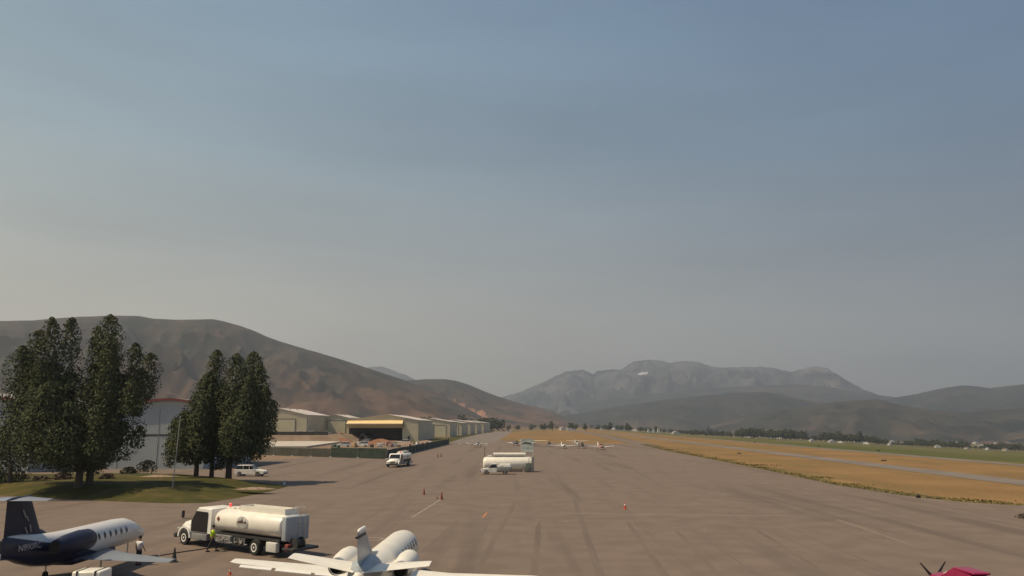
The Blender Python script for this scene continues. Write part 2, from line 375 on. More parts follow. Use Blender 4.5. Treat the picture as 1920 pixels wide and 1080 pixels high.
# dark seal-coat strips along the lanes
seal = mat('seal_coat', (0.160, 0.124, 0.101), 0.9, scale=1.0, col2=(0.128, 0.101, 0.084), stretch=(1.2, .05, 1), rot=ALPHA, detail=4, spec=.2)
for (p0_, p1_, w_) in (((1078, 940), (1126, 1082), .55), ((1185, 992), (1250, 1084), .45), ((1270, 997), (1349, 1082), .35), ((1380, 970), (1520, 1058), .35), ((962, 950), (900, 1062), .45), ((1010, 990), (1000, 1080), .5), ((1170, 870), (1230, 905), .9), ((850, 985), (800, 1030), .4)):
    a_, c_ = Vector(puv(*p0_)), Vector(puv(*p1_)); d_ = (c_ - a_).normalized(); n_ = Vector((-d_.y, d_.x)) * w_ / 2; L_ = (c_ - a_).length
    pts_ = [a_ - d_ * L_ * .25] + [a_.lerp(c_, k / 9) + n_ * (1 + .5 * mnoise.noise(Vector((k * .7, p0_[0], 0)))) for k in range(10)] + [c_ + d_ * L_ * .15] + [a_.lerp(c_, k / 9) - n_ * (1 + .5 * mnoise.noise(Vector((k * .7, p0_[0], 5)))) for k in range(9, -1, -1)]
    sheet('seal_coat_strip', [tuple(p_) for p_ in pts_], seal, .0325)
# crack-seal lines meeting the horizon: long thin tar lines
tar = mat('tar_seal', (0.125, 0.099, 0.083), 0.8)
for u, va, vb in ((-13.5, 45, 120), (-5.2, 30, 92), (3.4, 38, 150), (12.5, 30, 75), (21, 50, 140)):
    sheet('tar_seam', [(u, va), (u + .09, va), (u + .14, vb), (u + .05, vb)], tar, 0.034)

# ------------------------------------------------------------------ hills and mountains
def interp(pts, x):
    if x <= pts[0][0]: return pts[0][1]
    for (a, ya), (b, yb) in zip(pts, pts[1:]):
        if x <= b: return ya + (yb - ya) * (x - a) / (b - a)
    return pts[-1][1]
def hill(name, sky_pts, y0, y1, wf, wb, m, amp=0.10, nsc=0.004, base=-70, step=4, rows=44, extra=None, pw=1.25, rough=.0):
    xa, xb = sky_pts[0][0], sky_pts[-1][0]; cols = int((xb - xa) / step) + 1; g = []; idx = []
    for i in range(cols):
        px = xa + (xb - xa) * i / (cols - 1); s_ = i / (cols - 1)
        Y0 = y0 + (y1 - y0) * s_; row = []
        r = ray(px, interp(sky_pts, px)); jag = rough * (mnoise.noise(Vector((px * .09, 3.1, 0))) + .5 * mnoise.noise(Vector((px * .27, 9, 0))))
        Zc = HC + r.z / r.y * Y0 + jag
        for k in range(rows + 1):
            t = k / rows
            if t <= .72: tt = t / .72; Y = Y0 - wf * (1 - tt); prof = tt ** pw * (0.86 + .14 * tt)
            else: tt = (t - .72) / .28; Y = Y0 + wb * tt; prof = 1 - tt ** 1.5
            X = r.x / r.y * (Y0 * .35 + Y * .65)
            p = Vector((X * nsc, Y * nsc, 0))
            rid = 1 - abs(mnoise.noise(p * 1.0)) * 2 + .5 * (1 - abs(mnoise.noise(p * 2.3 + Vector((7, 1, 0)))) * 2) + .25 * mnoise.noise(p * 6) + .12 * mnoise.noise(p * 14)
            mask = sin(pi * min(1, max(0, t / .72))) if t < .72 else 0
            z = base + (Zc - base) * (prof + amp * (rid - .8) * mask)
            row.append((X, Y, z))
        g.append(row)
    b = MB()
    R = rows + 1
    vs = [p for row in g for p in row]
    fs = [(i * R + k, (i + 1) * R + k, (i + 1) * R + k + 1, i * R + k + 1) for i in range(cols - 1) for k in range(rows)]
    b.add(vs, fs, 0, True)
    if extra:
        for j, f in enumerate(fs):
            c = sum((Vector(vs[q]) for q in f), Vector()) / 4
            d = c - Vector((0, 0, HC)); # survey coordinates of the facet
            yy = (d.z * cos(PITCH) - d.y * sin(PITCH)) / (d.y * cos(PITCH) + d.z * sin(PITCH)); xx = d.x / (d.y * cos(PITCH) + d.z * sin(PITCH))
            k = extra(960 + xx * F, 540 - yy * F)
            if k: b.mi[j] = k
    NOFIX.add(name)
    return struct(b.build(name, m))
def hillmat(name, a, c, layers, sc):
    m = mat(name, a, 0.95, scale=sc, col2=c, detail=10, spec=0.05)
    for l in layers: addlayer(m, *l[0], **l[1])
    return m
hm_left = hillmat('sagebrush_slope', (0.074, 0.058, 0.041), (0.025, 0.027, 0.022), [(((0.055, 0.034, 0.026), 0.003, .45, .62), dict(detail=8, amount=.7)), (((0.024, 0.028, 0.020), 0.02, .50, .62), dict(detail=10, amount=.75)), (((0.165, 0.098, 0.066), 0.0065, .38, .60), dict(detail=9, amount=.8, seed=9, zmask=(20, 190)))], 0.006)
hm_red = mat('red_clay_slope', (0.38, 0.20, 0.13), 0.95, scale=0.02, col2=(0.22, 0.12, 0.08), detail=8, spec=.05)
hm_tan = mat('dry_slope', (0.20, 0.135, 0.085), 0.95, scale=0.006, col2=(0.10, 0.078, 0.050), detail=10, spec=.05)
hm_mid = hillmat('foothill_slope', (0.048, 0.046, 0.036), (0.024, 0.028, 0.025), [(((0.10, 0.068, 0.050), 0.0022, .54, .68), dict(detail=9, amount=.5)), (((0.020, 0.026, 0.020), 0.010, .50, .62), dict(detail=10, amount=.7)), (((0.17, 0.11, 0.08), 0.0035, .50, .62), dict(detail=9, amount=.7, seed=3, zmask=(-40, 50)))], 0.004)
hm_far = hillmat('rocky_mountain', (0.13, 0.128, 0.13), (0.025, 0.030, 0.034), [(((0.21, 0.19, 0.175), 0.0016, .52, .66), dict(detail=11, amount=.6, stretch=(1, 1, 2.5))), (((0.03, 0.035, 0.030), 0.0035, .50, .60), dict(detail=10, amount=.6))], 0.0022)

timp = [(900, 758), (948, 742), (975, 735), (1000, 724), (1020, 716), (1040, 705), (1060, 697), (1078, 694), (1092, 693), (1104, 697), (1112, 702), (1120, 695), (1140, 693), (1165, 693), (1178, 684), (1190, 677), (1215, 674), (1240, 676), (1256, 680), (1275, 677), (1300, 677), (1312, 679), (1330, 686), (1350, 689), (1380, 688), (1400, 688), (1425, 687), (1450, 689), (1470, 695), (1484, 697), (1500, 692), (1516, 688), (1534, 687), (1552, 691), (1568, 700), (1582, 709), (1600, 720), (1620, 731), (1645, 740), (1690, 746), (1760, 752)]
hill('mountain_range', timp, 9200, 8600, 2700, 1500, [hm_far, snow_m], amp=0.30, nsc=0.0017, base=-75, step=1.6, rows=130, pw=1.1, rough=9,
     extra=lambda x, y: 1 if (1196 < x < 1214 and 697 < y < 704 and abs((y - 700.5) + (x - 1205) * .25) < 2.2) else 0)
hill('blue_peak', [(600, 735), (650, 712), (685, 689), (700, 687), (715, 686), (735, 693), (760, 702), (780, 712), (820, 735), (860, 755)], 9000, 9500, 1800, 1200, hm_far, amp=.14, nsc=.0013, base=-75, rough=6)
hill('forested_ridge', [(1000, 770), (1080, 757), (1180, 742), (1270, 733), (1330, 728), (1420, 722), (1500, 720), (1560, 726), (1620, 737), (1680, 745), (1760, 750), (1900, 752)], 7600, 7000, 2000, 900, hm_mid, amp=.26, nsc=.0018, base=-75)
hill('right_mountain', [(1560, 770), (1620, 756), (1680, 745), (1720, 738), (1750, 731), (1780, 725), (1805, 722), (1830, 723), (1856, 727), (1890, 723), (1925, 719), (1980, 712), (2060, 706), (2150, 716), (2250, 740)], 6000, 5200, 2100, 1000, hm_mid, amp=.26, nsc=.0022, base=-72, rough=3)
hill('foothill', [(1010, 788), (1100, 772), (1180, 758), (1260, 747), (1320, 741), (1378, 736), (1430, 734), (1465, 738), (1510, 750), (1560, 757), (1640, 762), (1700, 772), (1800, 790)], 5200, 4600, 1500, 800, hm_mid, amp=.26, nsc=.0026, base=-70)
hill('near_foothill', [(1330, 800), (1380, 786), (1430, 774), (1500, 763), (1560, 754), (1610, 750), (1645, 748), (1690, 759), (1740, 768), (1800, 773), (1880, 768), (1950, 762), (2060, 755), (2160, 765)], 3700, 3200, 1100, 600, [hm_mid, hm_tan], amp=.28, nsc=.0034, base=-66)
hill('saddle_hill', [(600, 735), (680, 722), (740, 714), (800, 710), (835, 710), (855, 713), (880, 721), (910, 734), (940, 745), (980, 757), (1010, 763), (1035, 770), (1060, 783), (1085, 794), (1110, 799)], 3600, 4300, 1350, 900, [hm_left, hm_red, hm_tan], amp=.22, nsc=.0030, base=-2, step=3,
     extra=lambda x, y: 1 if (845 < x < 912 and abs(y - (757 + (x - 850) * .38)) < 4.5 + 2 * sin(x * .4)) else 0)
hill('left_hill', [(-420, 628), (-200, 612), (0, 601), (60, 600), (140, 594), (200, 591), (262, 592), (290, 597), (330, 599), (402, 598), (420, 602), (450, 610), (478, 620), (500, 630), (525, 639), (580, 656), (640, 673), (700, 693), (760, 713), (820, 738), (880, 768), (930, 796)], 2300, 3000, 1150, 800, [hm_left, hm_tan], amp=.28, nsc=.0042, base=-1, step=5, rows=60)

# ------------------------------------------------------------------ lawn berm
lp = [(-95, 118), (-80, 108), (-66, 102), (-56, 97.5), (-47, 94), (-39, 91.5), (-35, 92), (-33.5, 98), (-32.5, 107), (-32.5, 116), (-36, 121), (-42, 126), (-50, 133), (-60, 136), (-75, 134), (-92, 132)]
dense = []
for a, c in zip(lp, lp[1:] + lp[:1]):
    for k in range(4): t = k / 4; dense.append((a[0] + (c[0] - a[0]) * t, a[1] + (c[1] - a[1]) * t))
lc = Vector((-58, 114)); NR = 10
def lawn_h(t): t = min(1, t * 2.6); return 1.2 * t * t * (3 - 2 * t)
rings = []
for k in range(NR + 1):
    t = k / NR * .96
    rings.append([(p[0] + (lc.x - p[0]) * t, p[1] + (lc.y - p[1]) * t, 0.05 + lawn_h(t) + .1 * mnoise.noise(Vector((p[0] * .2, p[1] * .2, t * 3))) * min(1, t * 4)) for p in dense])
struct(MB().rings(rings, 0, True, True).build('lawn', lawn_m))
def bed(c, rx, ry, z, ang=0):
    b = MB(); n = 22; rs = []
    for t in (1, .7, .3):
        rs.append([(c[0] + cos(2 * pi * i / n) * rx * t * (1 + .2 * sin(i * 2.3)), c[1] + sin(2 * pi * i / n) * ry * t, z + (1 - t) * .35) for i in range(n)])
    return struct(b.rings(rs).build('gravel_bed', gravel_m))
p = at(298, 894, 1.3); bed(p, 2.6, 1.5, 1.32); p = at(478, 916, .7); bed(p, 2.6, 1.0, .62)

# ------------------------------------------------------------------ trees
def leaves(b, lobes, dens, size, seed, rag=.30):
    """lobes: (x, y, z0, z1, rx, ry, skew) flame-shaped masses filled with leaf clumps"""
    rnd = random.Random(seed)
    for (x, y, z0, z1, rx, ry) in lobes:
        h = z1 - z0; area = 2 * pi * (rx + ry) / 2 * h * .7; n = int(area * dens)
        ph = rnd.random() * 9
        for _ in range(n):
            t = rnd.random() ** .85
            prof = min(1, .5 + t * 1.9) * max(0, 1 - t ** 5) ** .6
            a = rnd.random() * 2 * pi; rr = rnd.random() ** .38
            q = Vector((cos(a) * 2.2 + ph, sin(a) * 2.2, t * h * .55 + ph))
            lump = 1 + rag * 2.2 * mnoise.noise(q * .8) + rag * 1.5 * mnoise.noise(q * 2.4)
            if mnoise.noise(q * 1.9 + Vector((5, 5, 5))) < -.24: continue
            c = Vector((x + cos(a) * rx * prof * rr * lump, y + sin(a) * ry * prof * rr * lump, z0 + t * h))
            s_ = size * (.55 + .9 * rnd.random())
            n1 = (Vector((rnd.gauss(0, .55), rnd.gauss(0, .55), rnd.gauss(0, .45) + .35)) + Vector((cos(a), sin(a), 0)) * .9).normalized(); u = n1.orthogonal().normalized()
            u = Matrix.Rotation(rnd.random() * 6.28, 3, n1) @ u; w = n1.cross(u) * .62
            b.v += [tuple(c + u * s_), tuple(c + w * s_), tuple(c - u * s_ * .8), tuple(c - w * s_)]
            k = len(b.v) - 4; b.f.append((k, k + 1, k + 2, k + 3)); b.mi.append(0); b.sm.append(0)
    return b
def limbs(b, base, lobes, r, seed):
    rnd = random.Random(seed); base = Vector(base)
    fork = base + Vector((0, 0, 2.2))
    b.tube(base - Vector((0, 0, .4)), fork, r * 1.25, r, 10)
    for (x, y, z0, z1, rx, ry) in lobes:
        e = Vector((x, y, z0 + (z1 - z0) * .8)); m1 = fork.lerp(e, .4) + Vector((rnd.uniform(-.3, .3), 0, .4))
        m1.z = max(m1.z, fork.z + .2)
        b.tube(fork, m1, r * .55, r * .38, 7); b.tube(m1, e, r * .38, .05, 6)
        for k in range(5):
            p_ = m1.lerp(e, .15 + .15 * k); a = rnd.random() * 6.28
            b.tube(p_, p_ + Vector((cos(a) * rx * .8, sin(a) * ry * .8, rx * .9)), .09, .03, 5)
    return b
def px_lobes(lst, Y, seed):
    rnd = random.Random(seed); o = []
    for (px, yt, yb, w) in lst:
        top = at_d(px, yt, Y); bot = at_d(px, yb, Y); s_ = Y / F * 1.01; rx = w / 2 * s_
        o.append((top.x, Y + rnd.uniform(-1, 1) * 2.2, bot.z, top.z, rx * (1.28 if px < 300 else 1.12), rx * 1.2))
        if w > 40 and px > 70:       # the crown is as deep as it is wide
            for sg in (-1, 1):
                dY = sg * rnd.uniform(2.8, 5.2); o.append((top.x * (1 + dY / Y) + rnd.uniform(-.5, .5), Y + dY, max(bot.z, 4.2), bot.z + (top.z - bot.z) * rnd.uniform(.66, .82), rx * .66, rx * 1.1))
    return o
def big_tree(label, base_px, Y, lst, seed, size=.14, dens=42, r=.42):
    bp_ = at_d(base_px, 900, Y); bz = 1.15
    t = thing('cottonwood_tree', label, 'tree', (bp_.x, Y, bz), 0, 'tall cottonwoods on the lawn')
    lob = px_lobes(lst, Y, seed); loc = [(x - bp_.x, y - Y, z0 - bz, z1 - bz, rx, ry) for (x, y, z0, z1, rx, ry) in lob]
    NOFIX.add('crown')
    leaves(MB(), loc, dens, size, seed).build('crown', leaf, t)
    limbs(MB(), (0, 0, 0), loc, r, seed).build('trunk', bark, t)
    return t
big_tree('broad tall cottonwood with twin flat tops, left of the largest pair', 148, 101.5,
         [(108, 597, 760, 38), (134, 595, 770, 38), (80, 620, 800, 44), (54, 650, 800, 46), (34, 664, 752, 36), (98, 680, 850, 84), (132, 700, 870, 80), (72, 740, 850, 76), (110, 780, 880, 100), (146, 770, 886, 60), (60, 800, 870, 50), (100, 720, 840, 60)], 3)
big_tree('tall cottonwood with a pointed top and arm reaching right, right of the largest pair', 168, 103,
         [(216, 592, 760, 48), (174, 610, 770, 32), (200, 650, 790, 46), (242, 640, 760, 32), (273, 660, 748, 34), (254, 690, 780, 44), (216, 700, 840, 60), (188, 720, 880, 66), (252, 798, 842, 24), (222, 790, 866, 40), (176, 800, 892, 56), (202, 810, 880, 46)], 4)
big_tree('smaller dark tree in the far left corner, beside the lawn end', 18, 108,
         [(14, 786, 905, 34), (-4, 800, 910, 40), (34, 820, 905, 30)], 5, r=.25)
big_tree('short leaning cottonwood on the left of the right-hand clump', 367, 121,
         [(384, 700, 860, 42), (366, 735, 870, 46), (346, 770, 868, 44), (326, 785, 862, 26), (314, 825, 878, 26), (366, 790, 872, 52)], 6, size=.16, dens=40, r=.32)
big_tree('narrow upright cottonwood in the middle of the right-hand clump', 396, 123,
         [(411, 657, 820, 40), (398, 700, 860, 44), (402, 760, 868, 58), (424, 720, 880, 44)], 7, size=.16, dens=40, r=.30)
big_tree('full round-topped cottonwood on the right of the right-hand clump', 428, 121,
         [(450, 664, 800, 40), (468, 657, 810, 46), (486, 680, 850, 36), (500, 726, 850, 34), (462, 720, 868, 74), (490, 760, 862, 40), (440, 740, 872, 50), (511, 750, 815, 20)], 8, size=.16, dens=40, r=.40)

def shrub(name, label, loc, r, h, m, seed, n=500, cat='shrub', group=None, size=.14):
    rnd = random.Random(seed); b = MB()
    for _ in range(n):
        a = rnd.random() * 6.28; t = rnd.random(); rr = r * sqrt(max(0, 1 - (t * 1.05 - .1) ** 2)) * rnd.random() ** .4 * (1 + .25 * sin(a * 3 + seed))
        c = Vector((cos(a) * rr, sin(a) * rr, t * h)); s_ = size * (.5 + rnd.random())
        n1 = Vector((rnd.gauss(0, 1), rnd.gauss(0, 1), rnd.gauss(0, 1))).normalized(); u = n1.orthogonal().normalized(); w = n1.cross(u) * .5
        k = len(b.v); b.v += [tuple(c + u * s_), tuple(c + w * s_), tuple(c - u * s_), tuple(c - w * s_)]; b.f.append((k, k + 1, k + 2, k + 3)); b.mi.append(0); b.sm.append(0)
    NOFIX.add(name); return tag(b.build(name, m, loc=loc), label, cat, group)
for i, (px, py, z, r, h, m, lab) in enumerate((
        (275, 884, 1.2, 1.6, 1.9, leaf_dk, 'dark round bush beside the grey hangar wall, behind the lawn'),
        (242, 888, 1.2, 1.2, 1.1, leaf_dk, 'low dark bush under the arm of the big cottonwood'),
        (40, 908, .5, 1.5, 1.4, twig_m, 'pale brown brush at the far left end of the lawn'),
        (75, 908, .6, 1.6, 1.2, twig_m, 'dry brown brush second from the left end of the lawn'),
        (115, 902, 1.0, 1.4, 1.2, twig_m, 'dry brown brush left of the big cottonwood trunk'),
        (200, 898, 1.2, 1.0, .8, twig_m, 'small dry brush just right of the big cottonwood trunk'),
        (1922, 972, 0, .9, .5, leaf_dk, 'low dark weed clump on the apron at the right edge'))):
    q = at(px, py, z); shrub('shrub', lab, (q.x, q.y, z - .1), r, h, m, 40 + i, 700 if i < 6 else 400, size=.16 if i < 6 else .07)

# verge grass along the apron's right edge
rnd = random.Random(12); b = MB(); edge = [Vector(puv(*p_)) for p_ in ((1200, 833.5), (1240, 843), (1440, 882), (1560, 908), (1700, 930), (1800, 941), (1920, 949))] + [Vector((54, 30))]
for a, c in zip(edge, edge[1:]):
    n = int((c - a).length * 40)
    for _ in range(n):
        q = a.lerp(c, rnd.random()); off = abs(rnd.gauss(0, 1)); clump = .5 + .5 * mnoise.noise(Vector((q.y * .12, 0, 0))) * 2
        q = uv2xy(q.x + off * 3.0 * max(.3, clump) + .0, q.y); h = (.08 + .20 * rnd.random()) * max(.35, clump); a_ = rnd.random() * 3.14; w = .10 + .12 * rnd.random()
        k = len(b.v); dx, dy = cos(a_) * w, sin(a_) * w; lx, ly = rnd.gauss(0, .08), rnd.gauss(0, .08)
        b.v += [(q.x - dx, q.y - dy, .01), (q.x + dx, q.y + dy, .01), (q.x + dx * .6 + lx, q.y + dy * .6 + ly, h), (q.x - dx * .6 + lx, q.y - dy * .6 + ly, h * .8)]
        b.f.append((k, k + 1, k + 2, k + 3)); b.mi.append(0); b.sm.append(0)
NOFIX.add('verge_grass'); tag(b.build('verge_grass', tuft_m), 'green and straw tufts growing along the right edge of the apron', 'grass', kind='stuff')

# ------------------------------------------------------------------ hangars (grid frame: local x across = u, local y along = v)
def hangar(name, label, cat, u0, u1, v0, v1, eave, ridge, z0=0.0, wall=None, rf=None, doorx=None, doorh=None, ru=None, trim=None, parts=True, group=None, side_door=None):
    q = uv2xy((u0 + u1) / 2, v0); t = thing(name, label, cat, (q.x, q.y, z0), -ALPHA, group)
    hw = (u1 - u0) / 2; D = v1 - v0; wall = wall or beige; rf = rf or roof_m; ru = 0 if ru is None else ru
    w = MB().extr([(-hw, 0), (hw, 0), (hw, eave), (ru, ridge), (-hw, eave)], 0, D, plane='xz'); w.build('wall', wall, t)
    r = MB()
    for (xa, za, xb, zb) in ((-hw - .4, eave - .4 * (ridge - eave) / hw, ru, ridge), (ru, ridge, hw + .4, eave - .4 * (ridge - eave) / hw)):
        r.hexa([(xa, -.4, za + .02), (xb, -.4, zb + .02), (xb, D + .4, zb + .02), (xa, D + .4, za + .02), (xa, -.4, za + .22), (xb, -.4, zb + .22), (xb, D + .4, zb + .22), (xa, D + .4, za + .22)])
    r.build('roof', rf, t)
    tm = trim or offwhite; e = MB()
    for s_ in (-1, 1): MB().box(s_ * hw - .12, s_ * hw + .12, -.06, .0, 0, eave - .25).build('corner_trim', tm, t)
    gut = MB().tube((hw + .08, -.1, 0), (hw + .08, -.1, eave - .3), .10, n=6); gut.build('downspout', darkg, t)
    if doorx:
        a, c = doorx; dd = MB().box(a, c, -.16, -.02, .1, doorh); d = dd.build('door', hdoor, t)
        fr = MB().box(a - .25, a, -.2, -.02, 0, doorh + .25).box(c, c + .25, -.2, -.02, 0, doorh + .25).box(a - .25, c + .25, -.22, -.021, doorh, doorh + .25)
        fr.build('frame', darkg, d)
    if side_door:
        for yy in side_door: MB().box(hw, hw + .06, yy, yy + 1.2, 0, 2.3).build('side_door', grey_m, t)
    for k in range(3): MB().lathe([(0, .25), (.5, .25), (.55, .45), (.8, .40), (.85, .05)], 'z', (0, 0, 0), 12).build('roof_vent', galv, t, loc=(ru + .2 * hw, D * (.2 + .3 * k), ridge - .2 * (ridge - eave)))
    MB().box(-hw + .2, hw - .2, -.05, -.01, 0, .35).build('base_band', concrete, t)
    return t
hg = 'beige metal hangars in the row beside the taxi lane'
# large hangar with the raised bi-fold door
u1 = -72.0; u0 = u1 - 41.5; v0 = 452; hw = (u1 - u0) / 2; EA = 11.4; RI = 14.6
q = uv2xy((u0 + u1) / 2, v0); t = thing('open_hangar', 'large beige hangar with its yellow bi-fold door raised over a dark opening', 'hangar', (q.x, q.y, 0), -ALPHA, hg)
D = 56; ox0, ox1, oz = -19.6, 11.4, 8.3; ru = 3.0
w = MB()
w.box(-hw, ox0, 0, .4, 0, oz).box(ox1, hw, 0, .4, 0, oz)
w.extr([(-hw, oz), (hw, oz), (hw, EA), (ru, RI), (-hw, EA)], 0.001, .399, plane='xz')
w.box(-hw, -hw + .4, .402, D, 0, EA).box(hw - .4, hw, .402, D, 0, EA).extr([(-hw, 0), (hw, 0), (hw, EA), (ru, RI), (-hw, EA)], D + .001, D + .4, plane='xz')
w.build('wall', beige, t)
r = MB()
for (xa, za, xb, zb) in ((-hw - .4, EA, ru, RI), (ru, RI, hw + .4, EA - .03)):
    r.hexa([(xa, -.4, za + .02), (xb, -.4, zb + .02), (xb, D + .8, zb + .02), (xa, D + .8, za + .02), (xa, -.4, za + .24), (xb, -.4, zb + .24), (xb, D + .8, zb + .24), (xa, D + .8, za + .24)])
r.build('roof', roof_m, t)
MB().box(-hw + .4, hw - .4, .4, D, 0.07, 0.12).build('floor', grey_m, t)
MB().tube((hw + .08, -.1, 0), (hw + .08, -.1, EA - .3), .12, n=6).build('downspout', darkg, t)
dm = MB().hexa([(ox0 - .6, -.02, 11.2), (ox1 + .3, -.02, 11.2), (ox1 + .6, -3.8, 9.4), (ox0 - .9, -3.8, 9.4), (ox0 - .6, -.02, 11.45), (ox1 + .3, -.02, 11.45), (ox1 + .6, -3.8, 9.65), (ox0 - .9, -3.8, 9.65)])
d = dm.build('raised_door', yellow_m, t)
lw_ = MB().hexa([(ox0 - .5, -3.75, 9.2), (ox1 + .2, -3.75, 9.2), (ox1 + .2, -.3, 7.1), (ox0 - .5, -.3, 7.1), (ox0 - .5, -3.75, 9.38), (ox1 + .2, -3.75, 9.38), (ox1 + .2, -.3, 7.3), (ox0 - .5, -.3, 7.3)])
lw_.build('lower_panel', beige2, d)
for k in range(19): x = ox0 + .2 + k * 1.65; MB().box(x, x + .75, -3.95, -3.82, 9.42, 9.8).build('door_rib', cream, d)
MB().box(14.5, 15.8, -.08, -.02, 0, 2.6).build('side_door', darkg, t)
# plane tail inside the dark opening is not legible; the row continues
for i, (va, vb, wid, e_, r_, lab) in enumerate(((524, 560, 20, 9.5, 11.5, 'small low beige hangar directly behind the open hangar'),
        (604, 652, 34, 11.3, 14, 'beige hangar third back in the row, with a pale door panel'),
        (690, 742, 32, 10.6, 13, 'beige hangar fourth back in the row'),
        (771, 820, 34, 11.4, 14, 'beige hangar fifth back in the row'),
        (850, 905, 34, 11.2, 13.6, 'beige hangar sixth back in the row, next to last'),
        (940, 1050, 40, 11.6, 14.2, 'beige hangar at the far end of the row, by the dark trees'))):
    ur = -72 + (-6 if i == 0 else 0)
    hangar('hangar', lab, 'hangar', ur - wid, ur, va, vb, e_, r_, doorx=(wid / 2 - 12, wid / 2 - 3.2), doorh=e_ * .75, group=hg, side_door=(6, 22) if i else None)

# raised earth bank carrying the two left hangars
bz = 3.7; b = MB()
def buv(u, v, z): q_ = uv2xy(u, v); return (q_.x, q_.y, z)
b.rings([[buv(*p_) for p_ in ((-330, 396, 0), (-104, 396, 0), (-104, 560, 0), (-330, 560, 0))], [buv(*p_) for p_ in ((-324, 404, bz), (-111, 404, bz), (-111, 552, bz), (-324, 552, bz))]])
struct(b.build('earth_bank', dirt_m))
hangar('hangar', 'beige hangar with a wide pale door standing on the bank behind the concrete slab', 'hangar', -163, -131, 432, 476, 10.6, 14.2, bz, doorx=(-3, 9.4), doorh=8.3, side_door=(18,))
hangar('hangar', 'narrow beige hangar with a black-framed door, left of the open hangar', 'hangar', -133, -117.5, 470, 500, 9.4, 11.2, bz, doorx=(-4.7, 6.2), doorh=7.6)
# black chain-link fence on the bank
t = thing('fence', 'low black chain-link fence on the bank in front of the beige hangars', 'fence', (0, 0, 0))
pa = buv(-200, 407, bz); pb = buv(-112, 407, bz); chain = mat('black_mesh', (0.045, 0.042, 0.036), 0.9)
MB().hexa([pa, pb, (pb[0], pb[1] + .05, bz), (pa[0], pa[1] + .05, bz), (pa[0], pa[1], bz + 1.7), (pb[0], pb[1], bz + 1.7), (pb[0], pb[1] + .05, bz + 1.7), (pa[0], pa[1] + .05, bz + 1.7)]).build('mesh_panel', chain, t)
for k in range(23):
    x = pa[0] + (pb[0] - pa[0]) * k / 22; y = pa[1] + (pb[1] - pa[1]) * k / 22
    MB().tube((x, y - .08, bz), (x, y - .08, bz + 1.9), .06, n=6).build('post', darkg, t)

# two grey hangars behind the trees at left
def grey_hangar(label, pxl, pxr, Y, base, eave_y, ridge_y, ridge_px, depth):
    a = at_d(pxl, 800, Y); c = at_d(pxr, 800, Y); ze = at_d(960, eave_y, Y).z; zr = at_d(960, ridge_y, Y).z
    t = thing('grey_hangar', label, 'hangar', ((a.x + c.x) / 2, Y, 0), 0); hw = (c.x - a.x) / 2; ru = at_d(ridge_px, 800, Y).x - (a.x + c.x) / 2
    MB().extr([(-hw, 0), (hw, 0), (hw, ze - 1.0), (ru, zr - 1.0), (-hw, ze - 1.0)], 0, depth, plane='xz').build('wall', greyw, t)
    MB().extr([(-hw - .02, ze - 1.0), (ru, zr - 1.0), (hw + .02, ze - 1.0), (hw + .02, ze), (ru, zr), (-hw - .02, ze)], -.06, depth + .1, plane='xz').build('fascia', greyf, t)
    r = MB(); tr = MB()
    for (xa, za, xb, zb) in ((-hw - .5, ze, ru, zr), (ru, zr, hw + .5, ze)):
        r.hexa([(xa, -.5, za + .02), (xb, -.5, zb + .02), (xb, depth + .5, zb + .02), (xa, depth + .5, za + .02), (xa, -.5, za + .3), (xb, -.5, zb + .3), (xb, depth + .5, zb + .3), (xa, depth + .5, za + .3)])
        tr.hexa([(xa, -.62, za - .15), (xb, -.62, zb - .15), (xb, -.505, zb - .15), (xa, -.505, za - .15), (xa, -.62, za + .32), (xb, -.62, zb + .32), (xb, -.505, zb + .32), (xa, -.505, za + .32)])
    ro = r.build('roof', roof_g, t); tr.build('trim', redtrim, ro)
    MB().box(-hw + .1, hw - .1, -.03, -.001, base, base + .35).build('door_rail', darkg, t)
    for k in range(int(hw // 4)):
        MB().box(-hw + 2 + k * 8, -hw + 2.12 + k * 8, -.05, -.001, 0, ze - 1.1).build('wall_seam', grey_m, t)
    return t
grey_hangar('wide grey hangar with a red roof edge, seen between the two tree clumps', 206, 386, 162, 6.6, 757, 749, 318, 30)
grey_hangar('grey hangar with a red roof edge at the far left, mostly hidden by trees', -190, 60, 150, 5.0, 757, 738, -50, 50)

# ------------------------------------------------------------------ screened fence round the yard
fp = [at(300, 851), at(480, 853.5), at(620, 857.5), at(725, 861), at(842, 832.5)]
t = thing('fence', 'long construction fence hung with green and navy windscreen around the dirt yard', 'fence')
for i, (a, c) in enumerate(zip(fp, fp[1:])):
    L_ = (c - a).length; n = max(2, int(L_ / 7.5)); d = (c - a).normalized(); nn = Vector((-d.y, d.x, 0)) * .02
    for k in range(n):
        p0 = a.lerp(c, k / n); p1 = a.lerp(c, (k + 1) / n); h = 2.35 + (.04 if k % 2 else -.04)
        if i == 2: h += .35
        mt = screen_t if i < 2 else (screen_g if (i == 3 or k < 2) else screen_b if k % 3 else screen_g)
        MB().hexa([p0 - nn, p1 - nn, p1 + nn, p0 + nn, p0 - nn + Vector((0, 0, h)), p1 - nn + Vector((0, 0, h)), p1 + nn + Vector((0, 0, h)), p0 + nn + Vector((0, 0, h))]).build('screen_panel', mt, t)
        MB().tube(p0 - nn * 3, p0 - nn * 3 + Vector((0, 0, h + .15)), .05, n=6).build('post', galv, t)
        MB().box(p0.x - .4, p0.x + .4, p0.y - .35, p0.y - .1, .04, .22).build('sandbag', offwhite, t)

